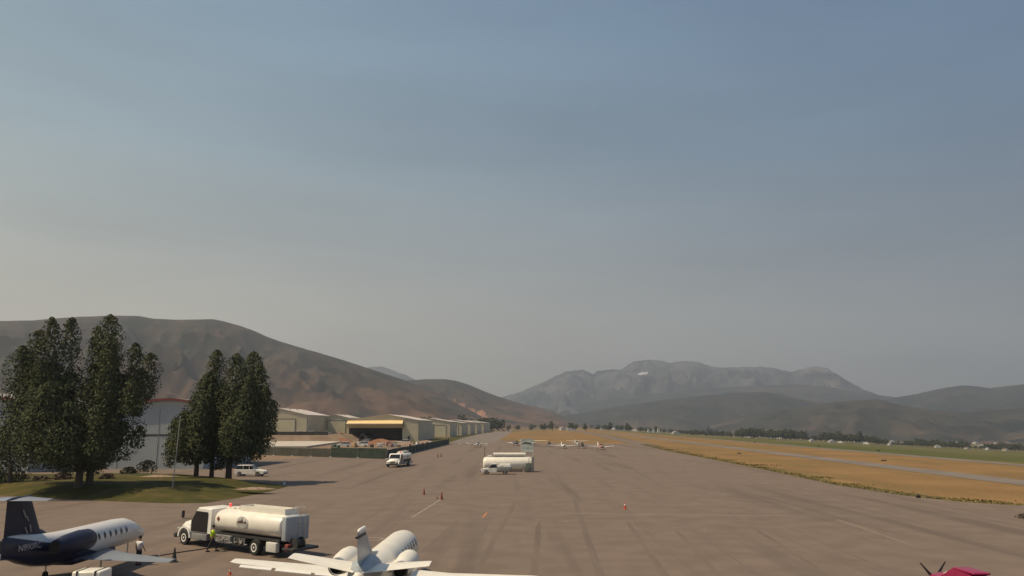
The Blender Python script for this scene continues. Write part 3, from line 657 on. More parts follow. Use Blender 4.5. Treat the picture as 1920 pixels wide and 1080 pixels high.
# yard contents
def uvz(px, py, z=.06): return at(px, py, z)
b = MB(); P4 = [at(440, 827.5), at(640, 830.8), at(575, 840.5), at(440, 841)]
b.rings([[(p_.x, p_.y, .05) for p_ in P4], [(p_.x, p_.y, .8) for p_ in P4]]); tag(b.build('foundation_slab', concrete), 'pale concrete foundation slab poured behind the green fence', 'slab')
def mound(label, px, py, r, h, m, seed):
    q = at(px, py, .06); b = MB(); rs = []
    for k in range(7):
        t = k / 6; rs.append([(cos(i * pi / 9) * r * (1 - t) * (1 + .25 * mnoise.noise(Vector((cos(i * pi / 9), sin(i * pi / 9), seed)) * 1.5)) + .01, sin(i * pi / 9) * r * (1 - t) * .6 + .01, h * (1 - (1 - t) ** 1.6) * (1 + .2 * mnoise.noise(Vector((i, t * 3, seed))))) for i in range(18)])
    b.rings(rs); return tag(b.build('soil_mound', m, loc=(q.x, q.y, .0)), label, 'soil pile', 'soil piles in the construction yard')
mound('orange-red soil pile at the tip of the concrete slab', 640, 829, 6.5, 2.2, red_dirt, 1)
mound('low red soil pile left of the white trucks in the yard', 700, 834, 6, 1.9, red_dirt, 2)
mound('reddish soil pile right of the white trucks in the yard', 712, 829, 7, 1.8, red_dirt, 3)
mound('pinkish rubble pile in the middle of the yard fence corner', 762, 835, 6, 1.7, gravel_m, 4)
mound('pale pink rubble pile nearest the narrow end of the yard', 798, 832, 7, 1.7, gravel_m, 5)

def excavator(label, px, py, rz, col, cat='excavator'):
    q = at(px, py, .06); t = thing('excavator', label, cat, q, rz)
    for s_ in (-1, 1):
        b = MB(); b.extr([(-1.9, .2), (-1.6, 0), (1.6, 0), (1.9, .2), (1.9, .6), (1.6, .85), (-1.6, .85), (-1.9, .6)], s_ * 1.2 - .3, s_ * 1.2 + .3, plane='xz'); b.build('track', black, t)
    MB().box(-1.9, 1.3, -1.35, 1.35, 1.0, 1.9, bev=.12).build('body', col, t)
    c = MB().box(.1, 1.5, .25, 1.3, 1.9, 2.95, bev=.1).build('cab', col, t); MB().box(.3, 1.53, .22, 1.33, 2.15, 2.75).build('window', glass, c)
    MB().path([(1.2, -.3, 1.8), (3.2, -.3, 4.3), (4.6, -.3, 3.6)], .22, 6).build('boom', col, t)
    MB().path([(4.6, -.3, 3.6), (5.2, -.3, 1.4)], .17, 6).build('stick', col, t)
    MB().extr([(5.0, 1.5), (5.6, 1.3), (5.5, .4), (4.8, .2), (4.6, .7)], -.8, .2, plane='xz').build('bucket', darkg, t)
    return t
excavator('dark excavator with raised boom in front of the open hangar', 690, 829, radians(160), darkg)
excavator('orange excavator working at the tip of the concrete slab', 628, 826.5, radians(20), dkorange)

rs_ = random.Random(44); pal = [mat('pink_insulation', (0.42, 0.24, 0.20), .8), offwhite, mat('lumber', (0.36, 0.25, 0.15), .8), mat('green_wrap', (0.10, 0.16, 0.11), .7), darkg, concrete]
spots = [(626, 838.5, 3), (634, 840.5, 3), (727, 836, 0), (733, 838, 0), (741, 836.5, 1), (748, 838.5, 2), (768, 838, 0), (775, 835, 2), (783, 836.5, 1), (790, 838, 0), (800, 835.5, 0), (807, 833.5, 1), (664, 839, 2), (697, 839, 4), (712, 838, 1), (718, 834, 5)]
for i, (px, py, k) in enumerate(spots):
    q = at(px, py, .06); t = thing('material_stack', 'small stack of building material %s' % ('beside the tip of the slab' if px < 650 else 'between the white trucks and the dark screen' if px < 722 else 'in the narrow end of the yard'), 'material stack', q, rs_.random() * 3, 'stacks of building material %s' % ('by the slab tip' if px < 650 else 'in the middle of the yard' if px < 722 else 'in the narrow end of the yard'))
    w_, d_, h_ = rs_.uniform(1.2, 2.6), rs_.uniform(.9, 1.4), rs_.uniform(.9, 2.0)
    MB().box(-w_ / 2, w_ / 2, -d_ / 2, d_ / 2, .14, h_, bev=.05).build('bundle', pal[k], t)
    pp = MB(); 
    for y_ in (-d_ * .4, 0, d_ * .4): pp.box(-w_ / 2 - .05, w_ / 2 + .05, y_ - .06, y_ + .06, 0, .10)
    pp.box(-w_ / 2 - .05, w_ / 2 + .05, -d_ / 2, d_ / 2, .10, .135); pp.build('pallet', pal[2], t)

# ------------------------------------------------------------------ vehicles
def wheel(parent, x, y, r, w, rimr=.6, rim_m=None, name='wheel'):
    s_ = 1 if y > 0 else -1
    o = MB().lathe([(-w / 2, r * .80), (-w / 2, r * .93), (-w * .35, r), (w * .35, r), (w / 2, r * .93), (w / 2, r * .80)], 'y', (0, 0, 0), 24).build(name, black, parent, loc=(x, y, r))
    rr = r * rimr
    MB().lathe([(s_ * w * .30, rr), (s_ * (w / 2 + .012), rr), (s_ * (w / 2 + .012), rr * .72), (s_ * w * .34, rr * .6), (s_ * w * .42, rr * .28), (s_ * (w / 2 + .03), rr * .22)], 'y', (0, 0, 0), 20).build('rim', rim_m or steel, o)
    return o
def bodyside(prof, W, tumble=.10, zb=1.0):
    """car body: side profile (x, z) swept across the width, sides leaning in above the belt line zb"""
    b = MB(); rs = []
    for yy, k in ((-1, 1), (-.88, 0), (.88, 0), (1, 1)):
        ring = []
        for (x, z) in prof:
            y = yy * W / 2 * (1 if z < zb else 1 - tumble * (z - zb) / .5)
            ring.append((x * (1 if not k else .985), y, z - (.04 if k and z > .5 else 0)))
        rs.append(ring)
    return b.rings(rs)
def suv(label, loc, rz, group=None, paint=None):
    t = thing('parked_car', label, 'car', loc, rz, group); pm = paint or white
    prof = [(-2.3, .35), (-2.35, .9), (-2.28, 1.05), (-2.0, 1.08), (1.05, 1.06), (2.1, .92), (2.35, .75), (2.38, .38)]
    bodyside(prof, 1.9).build('body', pm, t)
    g = MB(); g.rings([[(-2.2, s_ * .86, 1.06), (-1.85, s_ * .72, 1.62), (.15, s_ * .72, 1.66), (1.05, s_ * .84, 1.05)] for s_ in (-1, 1)], sm=False); g.build('window', glass, t)
    MB().box(-1.95, .25, -.72, .72, 1.63, 1.72, bev=.04).build('roof', pm, t)
    for s_ in (-1, 1):
        for x in (-1.45, 1.45): wheel(t, x, s_ * .86, .37, .24)
        MB().box(2.2, 2.37, s_ * .65 - .2, s_ * .65 + .2, .68, .84, bev=.03).build('headlight', steel, t)
        MB().box(-2.37, -2.28, s_ * .75 - .12, s_ * .75 + .12, .8, 1.05, bev=.02).build('taillight', red_l, t)
        MB().box(.75, .95, s_ * 1.02 - .1, s_ * 1.02 + .1, 1.05, 1.2, bev=.03).build('mirror', pm, t)
        for x in (-.95, .02): MB().box(x - .03, x + .03, s_ * .8 - .045, s_ * .8 + .045, 1.06, 1.62).build('pillar', pm, t)
    MB().box(2.3, 2.42, -.85, .85, .35, .55, bev=.03).build('bumper', darkg, t)
    return t
q = at(470, 893); car0 = suv('white four-wheel-drive car parked behind the lawn under the right-hand trees', (q.x, q.y, .03), radians(-4))
car0.scale = (1.12, 1.1, 1.1)
for px, Yd, lab, r_ in ((566, 424, 'white car first from the left at the bank hangar', 10), (577, 426, 'white car second from the left at the bank hangar', 190), (590, 428, 'silver-white car third from the left at the bank hangar', 5), (614, 440, 'white car parked by the black-framed hangar door', 80)):
    q = at_d(px, 812, Yd); dup(car0, (q.x, q.y, bz), radians(r_), lab, 'cars parked by the beige hangars')

def pickup(label, loc, rz):
    t = thing('service_pickup', label, 'pickup truck', loc, rz); pm = offwhite
    bodyside([(-.1, .45), (-.1, 1.15), (1.2, 1.12), (2.5, 1.02), (2.75, .85), (2.78, .42)], 1.95).build('body', pm, t)
    MB().rings([[(-.1, s_ * .86, 1.13), (.0, s_ * .76, 1.78), (.75, s_ * .76, 1.78), (1.35, s_ * .86, 1.12)] for s_ in (-1, 1)], sm=False).build('window', glass, t)
    MB().box(-.08, .85, -.78, .78, 1.76, 1.87, bev=.04).build('roof', pm, t)
    MB().box(-2.7, -.15, -1.0, 1.0, .62, 1.25, bev=.03).build('service_body', grey_m, t)
    for s_ in (-1, 1):
        for x in (-1.6, 1.75): wheel(t, x, s_ * .86, .40, .26)
        MB().box(-2.6, -1.25, s_ * .8 - .2, s_ * .8 + .2, 1.27, 1.55, bev=.05).build('toolbox', white, t)
        MB().box(-1.1, -.25, s_ * .8 - .2, s_ * .8 + .2, 1.27, 1.6, bev=.05).build('toolbox', white, t)
        MB().box(2.6, 2.8, s_ * .7 - .18, s_ * .7 + .18, .7, .9, bev=.03).build('headlight', steel, t)
    MB().lathe([(-2.5, .01), (-2.45, .3), (-.5, .3), (-.45, .01)], 'x', (0, 0, 1.6), 14).build('tank', offwhite, t)
    MB().box(2.72, 2.9, -.9, .9, .4, .62, bev=.03).build('bumper', darkg, t)
    return t
q = at(931, 889.5); pickup('grey-white service pickup parked in front of the cream fuel tank', (q.x, q.y, .03), radians(176))

# refuelling truck ---------------------------------------------------
def fuel_truck(label, loc, rz, sx=1.0, group=None):
    t = thing('fuel_truck', label, 'fuel truck', loc, rz, group)
    X = lambda v: v * sx
    MB().box(X(-4.6), X(4.1), -.45, .45, .55, .85).build('chassis', darkg, t)
    # cab
    c = MB(); ringz = []
    for s_, k in ((-1, .0), (-.9, .06), (.9, .06), (1, 0)):
        ringz.append([(X(1.75), s_ * 1.12, 1.0), (X(1.75), s_ * 1.12 * (1 if k else .97), 2.68 + k), (X(3.0), s_ * 1.12 * (1 if k else .97), 2.72 + k), (X(3.12), s_ * 1.12 * .98, 2.60 + k * .5), (X(3.62), s_ * 1.12, 1.75), (X(3.62), s_ * 1.12, 1.0)])
    cab = c.rings(ringz).build('cab', white, t)
    for s_ in (-1, 1):
        y = s_ * 1.13; MB().add([(X(2.05), y, 1.05), (X(3.55), y, 1.05), (X(3.55), y, 1.8), (X(3.12), y, 2.52), (X(2.05), y, 2.5), (X(2.05), y + s_ * .015, 1.05), (X(3.55), y + s_ * .015, 1.05), (X(3.55), y + s_ * .015, 1.8), (X(3.12), y + s_ * .015, 2.52), (X(2.05), y + s_ * .015, 2.5)],
                              [(0, 1, 2, 3, 4), (9, 8, 7, 6, 5), (0, 5, 6, 1), (1, 6, 7, 2), (2, 7, 8, 3), (3, 8, 9, 4), (4, 9, 5, 0)]).build('door_opening', glass if s_ > 0 else white, cab)
    MB().add([(X(3.66), -1.0, 1.78), (X(3.66), 1.0, 1.78), (X(3.17), .95, 2.6), (X(3.17), -.95, 2.6)], [(0, 1, 2, 3)]).build('windshield', glass, cab)
    # hood, fenders
    h = MB(); rs = []
    for x, w_, z0, z1 in ((3.6, 1.0, 1.0, 1.78), (4.2, .92, .95, 1.72), (4.75, .82, .85, 1.55), (4.95, .78, .85, 1.30), (5.0, .76, .85, 1.0)):
        rs.append([(X(x), -w_, z0), (X(x), -w_, z1 - .25), (X(x), -w_ * .7, z1), (X(x), w_ * .7, z1), (X(x), w_, z1 - .25), (X(x), w_, z0)])
    hood = h.rings(rs).build('hood', white, t)
    MB().box(X(5.0), X(5.03), -.5, .5, .9, 1.28).build('grille', mat('yellowed_grille', (0.20, 0.16, 0.07), .5), hood)
    for s_ in (-1, 1):
        fm = MB(); rs = []
        for k in range(11):
            a = pi * k / 10; ca, sa = cos(a), sin(a)
            rs.append([(X(4.15) + ca * .66, s_ * .78, .56 + sa * .66), (X(4.15) + ca * .66, s_ * 1.2, .56 + sa * .66), (X(4.15) + ca * .80, s_ * 1.2, .56 + sa * .80), (X(4.15) + ca * .80, s_ * .78, .56 + sa * .85)])
        fm.rings(rs).build('fender', white, t)
        MB().box(X(4.85), X(5.06), s_ * .85 - .17, s_ * .85 + .17, .92, 1.15, bev=.04).build('headlight', steel, t)
        MB().box(X(2.0), X(3.4), s_ * 1.0 - .2, s_ * 1.0 + .2, .5, .95, bev=.04).build('step_box', grey_m, t)
        m_ = MB().tube((X(3.6), s_ * 1.1, 1.9), (X(3.95), s_ * 1.5, 1.95), .02).tube((X(3.95), s_ * 1.5, 1.95), (X(3.95), s_ * 1.5, 2.55), .02)
        m_.box(X(3.93), X(3.99), s_ * 1.5 - .11, s_ * 1.5 + .11, 2.0, 2.5, bev=.02).build('mirror', darkg, t)
        wheel(t, X(4.15), s_ * 1.03, .52, .28, .58, white)
        wheel(t, X(-2.2), s_ * 1.02, .52, .42, .58, white)
    MB().box(X(4.95), X(5.2), -1.15, 1.15, .45, .78, bev=.05).build('bumper', darkg, t)
    # tank, elliptical
    tk = MB(); prof = [(-4.15, .0), (-4.12, .75), (-4.05, .93), (-3.9, 1.0), (1.25, 1.0), (1.4, .93), (1.48, .75), (1.5, .0)]; rs = []
    for x, s_ in prof:
        rs.append([(X(x), 1.2 * max(s_, .01) * (abs(cos(a)) ** .8) * (1 if cos(a) > 0 else -1), 1.98 + .80 * max(s_, .01) * (abs(sin(a)) ** .8) * (1 if sin(a) > 0 else -1)) for a in [2 * pi * i / 36 for i in range(36)]])
    tank = tk.rings(rs).build('tank', cream, t)
    MB().box(X(-4.0), X(1.3), -1.0, 1.0, 1.02, 1.2).build('skirt', darkg, t)
    # walkway coaming on top
    cw = MB(); 
    for s_ in (-1, 1): cw.box(X(-3.9), X(-.2), s_ * .52 - .03, s_ * .52 + .03, 2.70, 3.12)
    cw.box(X(-3.9), X(-3.84), -.49, .49, 2.7, 3.12).box(X(-.26), X(-.2), -.49, .49, 2.7, 3.12)
    cw.build('walkway', cream, tank)
    MB().lathe([(2.72, .26), (2.9, .26), (2.95, .22)], 'z', (X(.4), 0, 0), 16).build('hatch', cream, tank)
    for x in (-1.4, -2.6): MB().lathe([(2.74, .2), (2.95, .2), (2.99, .15)], 'z', (X(x), 0, 0), 14).build('hatch', steel, tank)
    MB().box(X(.55), X(1.2), -.35, .35, 2.72, 2.9, bev=.05).build('vent_box', cream, tank)
    MB().tube((X(.95), .3, 2.88), (X(.95), .3, 2.98), .05).lathe([(2.98, .10), (3.1, .11), (3.17, .05)], 'z', (X(.95), .3, 0), 12).build('beacon', red_l, t)
    # rear cabinet and frame
    MB().box(X(-4.45), X(-4.1), -1.0, 1.0, 1.1, 2.68, bev=.08).build('rear_cabinet', shade_bluegrey, t)  # grey shade of the rear face is painted into the colour
    la = MB()
    for y in (-.5, -.05): la.tube((X(-4.55), y, .6), (X(-4.55), y, 3.2), .025)
    for k in range(8): la.tube((X(-4.55), -.5, .8 + k * .3), (X(-4.55), -.05, .8 + k * .3), .02)
    la.path([(X(-4.55), -.5, 3.2), (X(-4.2), -.5, 3.3), (X(-3.9), -.5, 3.1)], .025).path([(X(-4.55), -.05, 3.2), (X(-4.2), -.05, 3.3), (X(-3.9), -.05, 3.1)], .025)
    la.build('ladder', steel, t)
    # pump module and pipework below the tank
    for (a, c_, y0, y1, z0, z1, m_) in ((-.1, 1.3, .55, 1.15, .5, 1.05, grey_m), (-1.3, -.3, .6, 1.12, .45, .98, darkg), (-3.9, -3.1, .85, 1.18, .35, .98, offwhite)):
        MB().box(X(a), X(c_), y0, y1, z0, z1, bev=.04).build('cabinet', m_, t)
    MB().box(X(-.1), X(1.2), -1.12, -.6, .45, 1.05, bev=.04).build('cabinet', grey_m, t)
    pi_ = MB()
    for k in range(7):
        x = X(1.2 - k * .42); pi_.tube((x, 1.16, .55), (x, 1.16, 1.0), .035).tube((x, 1.16, .62 + .08 * (k % 3)), (x - .3, 1.16, .62 + .08 * (k % 3)), .03)
    pi_.lathe([(1.1, .12), (1.2, .12)], 'y', (X(-1.05), 0, .75), 12).lathe([(1.14, .10), (1.24, .10)], 'y', (X(.5), 0, .8), 12)
    pi_.build('pipework', steel, t)
    MB().lathe([(-.35, .3), (-.35, .42), (-.3, .42), (-.3, .3), (.3, .3), (.3, .42), (.35, .42), (.35, .3)], 'y', (X(-4.75), .3, .95), 20).build('hose_reel', darkg, t)
    MB().box(X(-5.15), X(-4.3), -1.1, 1.1, .55, .72, bev=.03).build('rear_bumper', darkg, t)
    MB().box(X(-4.7), X(-4.45), .75, 1.05, .45, .95, bev=.04).build('nozzle_holder', dkorange, t)
    # mountain emblem and flammable placard, both sides
    for s_ in (-1, 1):
        e = MB(); y = s_ * 1.212; n = 20; cx = X(-1.1); cz = 2.02; R = .46
        fan = [(cx + cos(pi * i / n) * R * 1.4, y, cz + sin(pi * i / n) * R) for i in range(n + 1)]
        vs = fan + [(v[0], v[1] + s_ * .012, v[2]) for v in fan]; e.add(vs, [tuple(range(n + 1)), tuple(range(n + 1, 2 * n + 2))[::-1]], 0)
        base = [(cx + cos(pi + pi * i / n) * R * 1.4, y, cz + sin(pi + pi * i / n) * R * .7 - .015) for i in range(n + 1)]
        vs = base + [(v[0], v[1] + s_ * .012, v[2]) for v in base]; e.add(vs, [tuple(range(n + 1)), tuple(range(n + 1, 2 * n + 2))[::-1]], 2)
        for (dx, w_, hh) in ((-.36, .20, .22), (-.02, .17, .40), (.2, .16, .28), (.40, .18, .18)):
            e.add([(cx + dx - w_, y + s_ * .018, cz + .01), (cx + dx + w_, y + s_ * .018, cz + .01), (cx + dx + .03, y + s_ * .018, cz + hh)], [(0, 1, 2)], 1)
        NOFIX.add('emblem'); e.build('emblem', [offwhite, mat('emblem_brown', (0.07, 0.05, 0.035), .6), mat('emblem_grey', (0.33, 0.33, 0.30), .6)], tank)
        px_, pz_ = X(1.0), 2.15
        MB().add([(px_ - .17, y * .985, pz_), (px_, y * .985, pz_ - .17), (px_ + .17, y * .985, pz_), (px_, y * .985, pz_ + .17), (px_ - .17, y * 1.01, pz_), (px_, y * 1.01, pz_ - .17), (px_ + .17, y * 1.01, pz_), (px_, y * 1.01, pz_ + .17)], [(0, 1, 2, 3), (7, 6, 5, 4), (0, 4, 5, 1), (1, 5, 6, 2), (2, 6, 7, 3), (3, 7, 4, 0)]).build('placard', dkorange, tank)
    return t
fa, fb = at(345, 1022), at(478, 1042); dv = (fa - fb); WB = dv.length; yaw = atan2(dv.y, dv.x); sx = WB / 6.35
nrm = Vector((-dv.y, dv.x, 0)).normalized()
if nrm.y < 0: nrm = -nrm
mid = (fa + fb) / 2 + nrm * 1.1; org = mid - dv.normalized() * (.975 * sx)
print('TRUCK wheelbase', WB, 'sx', sx, 'yaw', math.degrees(yaw), org)
truck0 = fuel_truck('white refuelling tanker with a mountain emblem and open cab door, between the two jets', (org.x, org.y, .03), yaw, sx)
q = at(743, 876.5); d2 = at(702, 905) ; ang = radians(-97)
t2 = dup(truck0, (q.x, q.y + 5.5, .03), ang, 'white tanker truck driving towards the camera beside the green fence')
t2.scale = (.95, 1.12, 1.0)

# ------------------------------------------------------------------ aircraft
def fuselage(secs, n=28):
    rs = []
    for (x, zc, ry, rz) in secs: rs.append([(x, cos(2 * pi * i / n) * ry, zc + sin(2 * pi * i / n) * rz) for i in range(n)])
    return rs
def gear(t, x, y, top, r=.22, w=.14, name='landing_gear'):
    g = MB().tube((x, y, r), (x, y, top), .05); o = g.build(name, steel, t)
    MB().lathe([(-w / 2, r * .6), (-w / 2, r * .9), (0, r), (w / 2, r * .9), (w / 2, r * .6)], 'y', (x, y, r), 16).build('tyre', black, o)
    return o
def fus_r(secs, x):
    for a, b_ in zip(secs, secs[1:]):
        if min(a[0], b_[0]) <= x <= max(a[0], b_[0]):
            t = (x - a[0]) / (b_[0] - a[0]); return [a[i] + t * (b_[i] - a[i]) for i in range(1, 4)]
    return secs[-1][1:]
def windows(t, secs, xs, dz, w, h, m=None):
    for s_ in (-1, 1):
        for x in xs:
            zc, ry, rz = fus_r(secs, x); b = MB(); n = 12; ring = []; ring2 = []
            for i in range(n):
                a = 2 * pi * i / n; xx = x + cos(a) * w / 2; zz = dz + sin(a) * h / 2; k = max(0.05, 1 - ((zz) / rz) ** 2)
                y = s_ * ry * sqrt(k); ring.append((xx, y * 1.012, zc + zz * 1.0)); ring2.append((xx, y * .98, zc + zz))
            b.rings([ring2, ring], sm=False); b.build('cabin_window', m or glass, t)
def two_tone(name, hi, lo, a, b_, c0, c1):
    """paint scheme split along a slanting line in the aircraft's own frame: hi where z > a + b*x"""
    m = bpy.data.materials.new(name); m.use_nodes = True; t = m.node_tree; bs = t.nodes['Principled BSDF']; bs.inputs['Roughness'].default_value = .28
    g = N(t, 'ShaderNodeTexCoord'); s_ = N(t, 'ShaderNodeSeparateXYZ'); L(t, g.outputs['Object'], s_.inputs[0])
    m1 = N(t, 'ShaderNodeMath', operation='MULTIPLY'); L(t, s_.outputs['X'], m1.inputs[0]); m1.inputs[1].default_value = b_
    m2 = N(t, 'ShaderNodeMath', operation='ADD'); L(t, s_.outputs['Z'], m2.inputs[0]); L(t, m1.outputs[0], m2.inputs[1])
    m3 = N(t, 'ShaderNodeMapRange'); L(t, m2.outputs[0], m3.inputs[0]); m3.inputs[1].default_value = a; m3.inputs[2].default_value = a + .04
    mx_ = N(t, 'ShaderNodeMix', data_type='RGBA'); L(t, m3.outputs[0], mx_.inputs[0]); mx_.inputs[6].default_value = (*lo, 1); mx_.inputs[7].default_value = (*hi, 1); L(t, mx_.outputs[2], bs.inputs['Base Color'])
    return m

# --- navy and white T-tail jet (local x = nose, origin under the wing)
secsA = [(-7.5, 2.66, .07, .52), (-7.0, 2.62, .26, .60), (-6.2, 2.45, .48, .74), (-5.0, 2.22, .68, .84), (-3.6, 2.05, .82, .88), (-2, 1.98, .88, .90), (3.4, 1.98, .88, .88), (4.4, 1.96, .84, .84), (5.3, 1.86, .74, .72), (6.0, 1.70, .60, .54), (6.7, 1.56, .42, .38), (7.2, 1.47, .22, .22), (7.5, 1.43, .04, .05)]
jA = thing('business_jet', 'navy and white T-tail business jet parked at the left edge, facing away', 'jet', (-25.45, 48.2, .03), radians(89.3))
paintA = two_tone('navy_white_paint', (0.62, 0.61, 0.60), (0.013, 0.017, 0.045), 1.42, 0.24, 0, 0)
fA = MB().rings(fuselage(secsA)).build('fuselage', paintA, jA)
MB().rings([[(5.98, -.25, 2.12), (5.98, .25, 2.12), (5.32, .3, 2.56), (5.32, -.3, 2.56)], [(6.02, -.2, 2.0), (6.02, .2, 2.0), (5.36, .25, 2.44), (5.36, -.25, 2.44)]], sm=False).build('windshield', glass, jA)
windows(fA, secsA, [3.35, 2.7, 2.05, 1.4, .75, .1], .24, .27, .40)
MB().box(-2.2, 2.6, -.70, .70, .95, 1.35, bev=.2).build('belly_fairing', navy, jA)
wg = mat('wing_grey', (0.20, 0.225, 0.26), .3, var=.04); tgm = mat('tail_grey', (0.22, 0.24, 0.30), .3, var=.04)
for s_ in (-1, 1):
    MB().wing([((2.3, s_ * .5, 1.15), 3.5, 0), ((.1, s_ * 2.8, 1.22), 2.2, 0), ((-3.1, s_ * 6.7, 1.48), 1.1, 0), ((-3.5, s_ * 7.1, 1.54), .8, 0)]).build('wing', wg, jA)
    w_ = MB().lathe([(-1.75, .30), (-1.7, .36), (-.8, .52), (.6, .60), (1.35, .56), (1.6, .46)], 'x', (-3.65, s_ * 1.42, 2.42), 24).build('engine', navy, jA)
    MB().lathe([(1.605, .45), (1.3, .38), (1.2, .02)], 'x', (-3.65, s_ * 1.42, 2.42), 20).build('intake', darkg, w_)
    MB().lathe([(-1.76, .29), (-1.6, .26), (-1.55, .02)], 'x', (-3.65, s_ * 1.42, 2.42), 20).build('exhaust', black, w_)
    MB().box(-4.5, -2.9, min(s_ * .6, s_ * 1.2), max(s_ * .6, s_ * 1.2), 2.35, 2.5).build('pylon', navy, jA)
    MB().wing([((-5.5, s_ * .05, 4.98), 2.0, 0), ((-6.3, s_ * 1.2, 5.0), 1.35, 0), ((-6.9, s_ * 2.1, 5.02), .8, 0)], tk=.1).build('tailplane', tgm, jA)
    gear(jA, -.9, s_ * 1.6, 1.15)
fin = MB().wing([((-3.3, 0, 2.75), 4.1, 1), ((-4.5, 0, 3.2), 3.0, 1), ((-5.55, 0, 4.95), 1.98, 1)], tk=.09).build('tail_fin', navy, jA)
MB().box(-7.52, -7.0, -.05, .05, 2.1, 3.15).build('rudder_base', navy, fin)
MB().lathe([(-1.1, .02), (-.6, .12), (.8, .13), (1.1, .04)], 'x', (-6.5, 0, 5.0), 12).build('fin_cap', navy, fin)
gear(jA, 5.4, 0, 1.3, .2)
slm = mat('silver_letter', (0.42, 0.42, 0.44), .5)
text_mesh('registration', 'N990RC', .44, slm, fA, (-6.1, -.545, 2.42), (pi / 2, 0, radians(-9)))
text_mesh('registration', 'N990RC', .44, slm, fA, (-6.1, .545, 2.42), (pi / 2, 0, pi + radians(9)))
for s_ in (-1, 1):
    st_ = MB()
    for (xa, za, xb, zb) in ((-6.3, 4.4, -6.05, 4.0), (-5.95, 4.05, -5.8, 3.8), (-6.0, 3.5, -5.75, 3.1), (-5.6, 3.6, -5.5, 3.2)):
        st_.hexa([(xa - .05, s_ * .11, za), (xb - .05, s_ * .135, zb), (xb + .05, s_ * .135, zb), (xa + .05, s_ * .11, za), (xa - .05, s_ * .118, za + .02), (xb - .05, s_ * .142, zb + .02), (xb + .05, s_ * .142, zb + .02), (xa + .05, s_ * .118, za + .02)])
    st_.build('fin_emblem', grey_m, fin)

# --- cream-white jet in the middle foreground
secsB = [(-8.2, 2.25, .10, .16), (-7.4, 2.2, .42, .42), (-6.2, 2.1, .66, .66), (-4.6, 1.98, .84, .84), (-3, 1.9, .90, .93), (3.6, 1.9, .90, .93), (4.6, 1.86, .86, .88), (5.3, 1.72, .78, .74), (6.2, 1.52, .62, .52), (7.2, 1.36, .38, .34), (7.9, 1.28, .06, .08)]
jB = thing('business_jet', 'cream-white business jet seen from behind with straight tailplane, bottom middle', 'jet', (-6.53, 42.66, .03), radians(88.5)); jB.rotation_euler.x = radians(2.9)
fB = MB().rings(fuselage(secsB)).build('fuselage', cream, jB)
windows(fB, secsB, [3.6, 2.8, 2.0, 1.2, .4, -.4], .34, .32, .40)
MB().box(-2.8, 2.0, -.8, .8, .85, 1.3, bev=.2).build('belly_fairing', cream, jB)
MB().rings([[(5.95, -.28, 2.0), (5.95, .28, 2.0), (5.3, .4, 2.42), (5.3, -.4, 2.42)], [(5.99, -.22, 1.9), (5.99, .22, 1.9), (5.34, .35, 2.3), (5.34, -.35, 2.3)]], sm=False).build('windshield', glass, jB)
for s_ in (-1, 1):
    wB = MB().wing([((1.6, s_ * .5, 1.08), 2.9, 0), ((.4, s_ * 3.2, 1.22), 1.95, 0), ((-.55, s_ * 7.5, 1.52), 1.15, 0), ((-.7, s_ * 7.8, 1.55), .9, 0)]).build('wing', cream, jB)
    fl = MB()
    for (a_, b__) in ((1.0, 3.4), (3.6, 5.4), (5.6, 7.2)):
        f0 = lambda yy: (1.6 - 1.2 * (yy - .5) / 2.7 - (2.9 - .95 * (yy - .5) / 2.7)) if yy < 3.2 else (.4 - 1.0 * (yy - 3.2) / 4.7 - (1.95 - .8 * (yy - 3.2) / 4.7))
        fl.hexa([(f0(a_) - .02, s_ * a_, 1.05 + .05 * a_), (f0(b__) - .02, s_ * b__, 1.05 + .05 * b__), (f0(b__) - .22, s_ * b__, 1.0 + .05 * b__), (f0(a_) - .22, s_ * a_, 1.0 + .05 * a_), (f0(a_) - .02, s_ * a_, 1.12 + .05 * a_), (f0(b__) - .02, s_ * b__, 1.12 + .05 * b__), (f0(b__) - .22, s_ * b__, 1.04 + .05 * b__), (f0(a_) - .22, s_ * a_, 1.04 + .05 * a_)])
    fl.build('flap', white, wB)
    w_ = MB().lathe([(-1.5, .32), (-1.4, .37), (-.5, .49), (.6, .54), (1.2, .51), (1.42, .46)], 'x', (-3.9, s_ * 1.46, 2.32), 24).build('engine', cream, jB)
    MB().lathe([(1.425, .45), (1.1, .4), (1.0, .02)], 'x', (-3.9, s_ * 1.46, 2.32), 20).build('intake', darkg, w_)
    MB().lathe([(-1.51, .31), (-1.75, .27), (-1.3, .22), (-1.25, .02)], 'x', (-3.9, s_ * 1.46, 2.32), 20).build('exhaust', black, w_)
    MB().lathe([(-1.62, .38), (-1.35, .40)], 'x', (-3.9, s_ * 1.46, 2.32), 20, cap=False).build('exhaust_ring', steel, w_)
    MB().box(-4.7, -3.0, min(s_ * .7, s_ * 1.2), max(s_ * .7, s_ * 1.2), 2.2, 2.36).build('pylon', cream, jB)
    tp = MB().wing([((-5.7, s_ * .2, 2.55), 2.1, 0), ((-6.55, s_ * 2.9, 2.98), 1.3, 0), ((-6.65, s_ * 3.05, 3.0), 1.15, 0)], tk=.1).build('tailplane', cream, jB)
    gear(jB, -.8, s_ * 1.9, 1.2)
fin = MB().wing([((-3.3, 0, 2.80), 4.2, 1), ((-4.9, 0, 3.0), 3.0, 1), ((-6.9, 0, 4.27), 1.5, 1)], tk=.11).build('tail_fin', shade_bluegrey, jB)  # bluish shade on the fin is painted in
MB().box(-8.45, -7.0, -.075, .075, 4.04, 4.12).build('fin_band', darkg, fin)
MB().lathe([(-.8, .02), (-.4, .10), (.5, .10), (.8, .03)], 'x', (-7.6, 0, 4.31), 12).build('fin_cap', white, fin)
